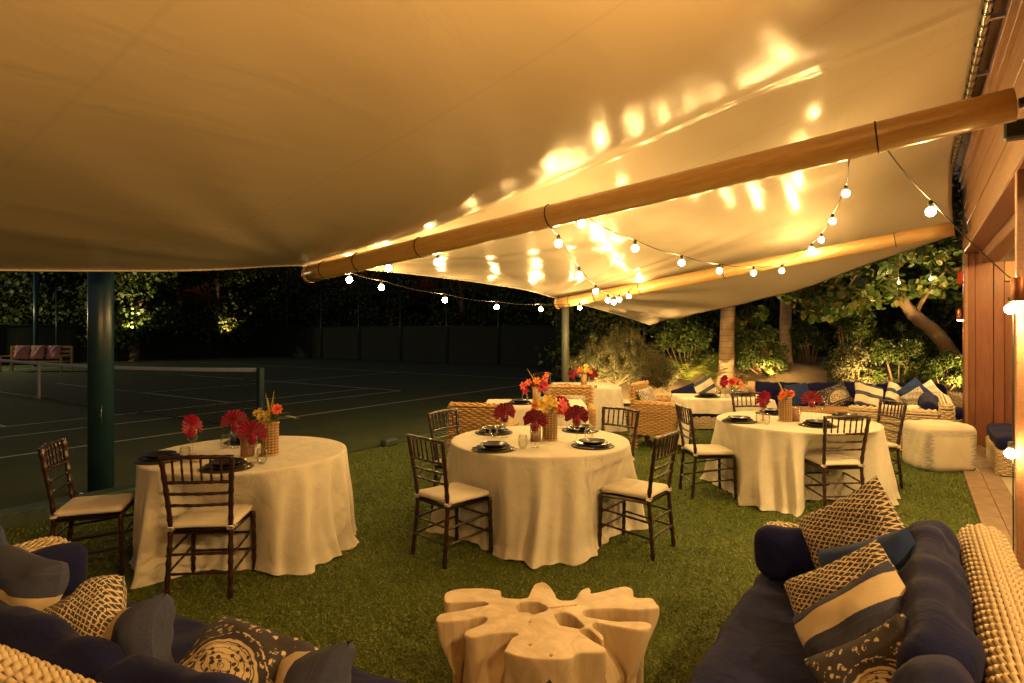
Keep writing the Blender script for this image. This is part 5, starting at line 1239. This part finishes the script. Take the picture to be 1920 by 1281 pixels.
# garden spike lamps
def spike(p,d,e,label,size=1.9,col=WARM):
    o=empty('spike_lamp',p,0,label,'garden lamp','spike lamps in the planting'); m=MB(); m.tube([(0,0,0),(0,0,.18)],.012,6); m.build('spike',M['bronze'],o)
    dd=Vector(d).normalized(); m=MB(); m.tube([tuple(Vector((0,0,.2))-dd*.05),tuple(Vector((0,0,.2))+dd*.07)],.035,14); m.build('lamp_head',M['bronze'],o)
    l=bpy.data.lights.new('spike_light','SPOT'); l.energy=e; l.color=col; l.spot_size=size; l.spot_blend=.7; l.shadow_soft_size=.04; lo=bpy.data.objects.new('spike_light',l); C.objects.link(lo); lo.parent=o; lo.location=Vector((0,0,.2))+dd*.09; lo.rotation_euler=dd.to_track_quat('-Z','Y').to_euler()
spike((3.4,11.6,.0),(.1,.8,.45),330,'spike lamp lighting the fan palm and shrubs from behind the lounge seat')
spike((7.0,11.75,.25),(.15,.7,.6),190,'spike lamp lighting the garden centre from behind the sofa')
spike((8.9,11.6,.3),(-.05,.8,.7),190,'spike lamp lighting the leaning tree from below')
spike((5.4,12.6,gz(5.4,12.6)+.45),(.0,.9,-.5),170,'added lamp brightening the sand between the palm trunks',2.4)  # added lamp, aimed down to lift the dark sand patch
spike((1.6,11.7,.0),(.2,.8,.5),220,'spike lamp below the feathery shrub')
# trees beyond the court
for i,(px,Y,h,lab) in enumerate([(10,33,6,'dark leafy tree at the far left behind the court fence'),(105,34,6.5,'dark leafy tree between the light pole and the green mast pole'),(195,36,6.5,'dark tree hidden behind the green mast pole'),(250,33.5,6,'tree with lit yellow-green leaves right of the green mast pole'),(330,38,7,'dark tree right of the lit one behind the court'),(405,40,7,'tree with a faintly lit patch above the fence'),(480,42,7,'dark tree behind the fence, left of the beam end'),(590,42,7,'dark tree behind the fence below the beam end'),(720,42,7,'dark tree behind the fence under the second bulb'),(860,42,7,'dark tree behind the fence under the middle bulbs'),(990,40,7,'dark tree behind the fence left of the pale pole')]):
    b=P(px,620,Y); g=np.random.default_rng(120+i); cl=[(b.x+g.uniform(-1.9,1.9),Y+g.uniform(-1.2,1.2),g.uniform(1.2,h)) for _ in range(26)]
    tree('court_tree',[(b.x,Y,0),(b.x+.3,Y,2.2),(b.x,Y,h*.8)],[.25,.2,.08],lab,[((b.x+.2,Y,1.8+q*.4),c,.06) for q,c in enumerate(cl[:7])],cl,np.array([(1.2,1.0,.8)]*26),6500,.21,'darkleaf',seed=140+i,shape='round',group='trees behind the tennis court')
spike(P(232,640,31.2)*1,(.05,.5,.8),700,'lamp behind the fence lighting a patch of leaves',1.2,(1,.75,.3)); spike(P(415,640,37.5),(.0,.5,.6),300,'lamp behind the fence lighting a second leaf patch',1.1,(1,.65,.25))
# court-side lamp off to the left
cl_=empty('court_lamp',(-26.5,25.5,0),0,'tall court lamp beyond the left end of the fence','lamp'); m=MB(); m.lathe([(.06,0),(.05,3.2)],12); m.build('post',M['greenpole'],cl_); m=MB(); m.lathe([(.16,3.2),(.2,3.3),(.05,3.42)],16); m.build('lamp_head',M['bronze'],cl_)
l=bpy.data.lights.new('court_lamp_light','POINT'); l.energy=1300; l.color=(1,.80,.42); l.shadow_soft_size=.12; lo=bpy.data.objects.new('court_lamp_light',l); C.objects.link(lo); lo.parent=cl_; lo.location=(0,0,3.1)
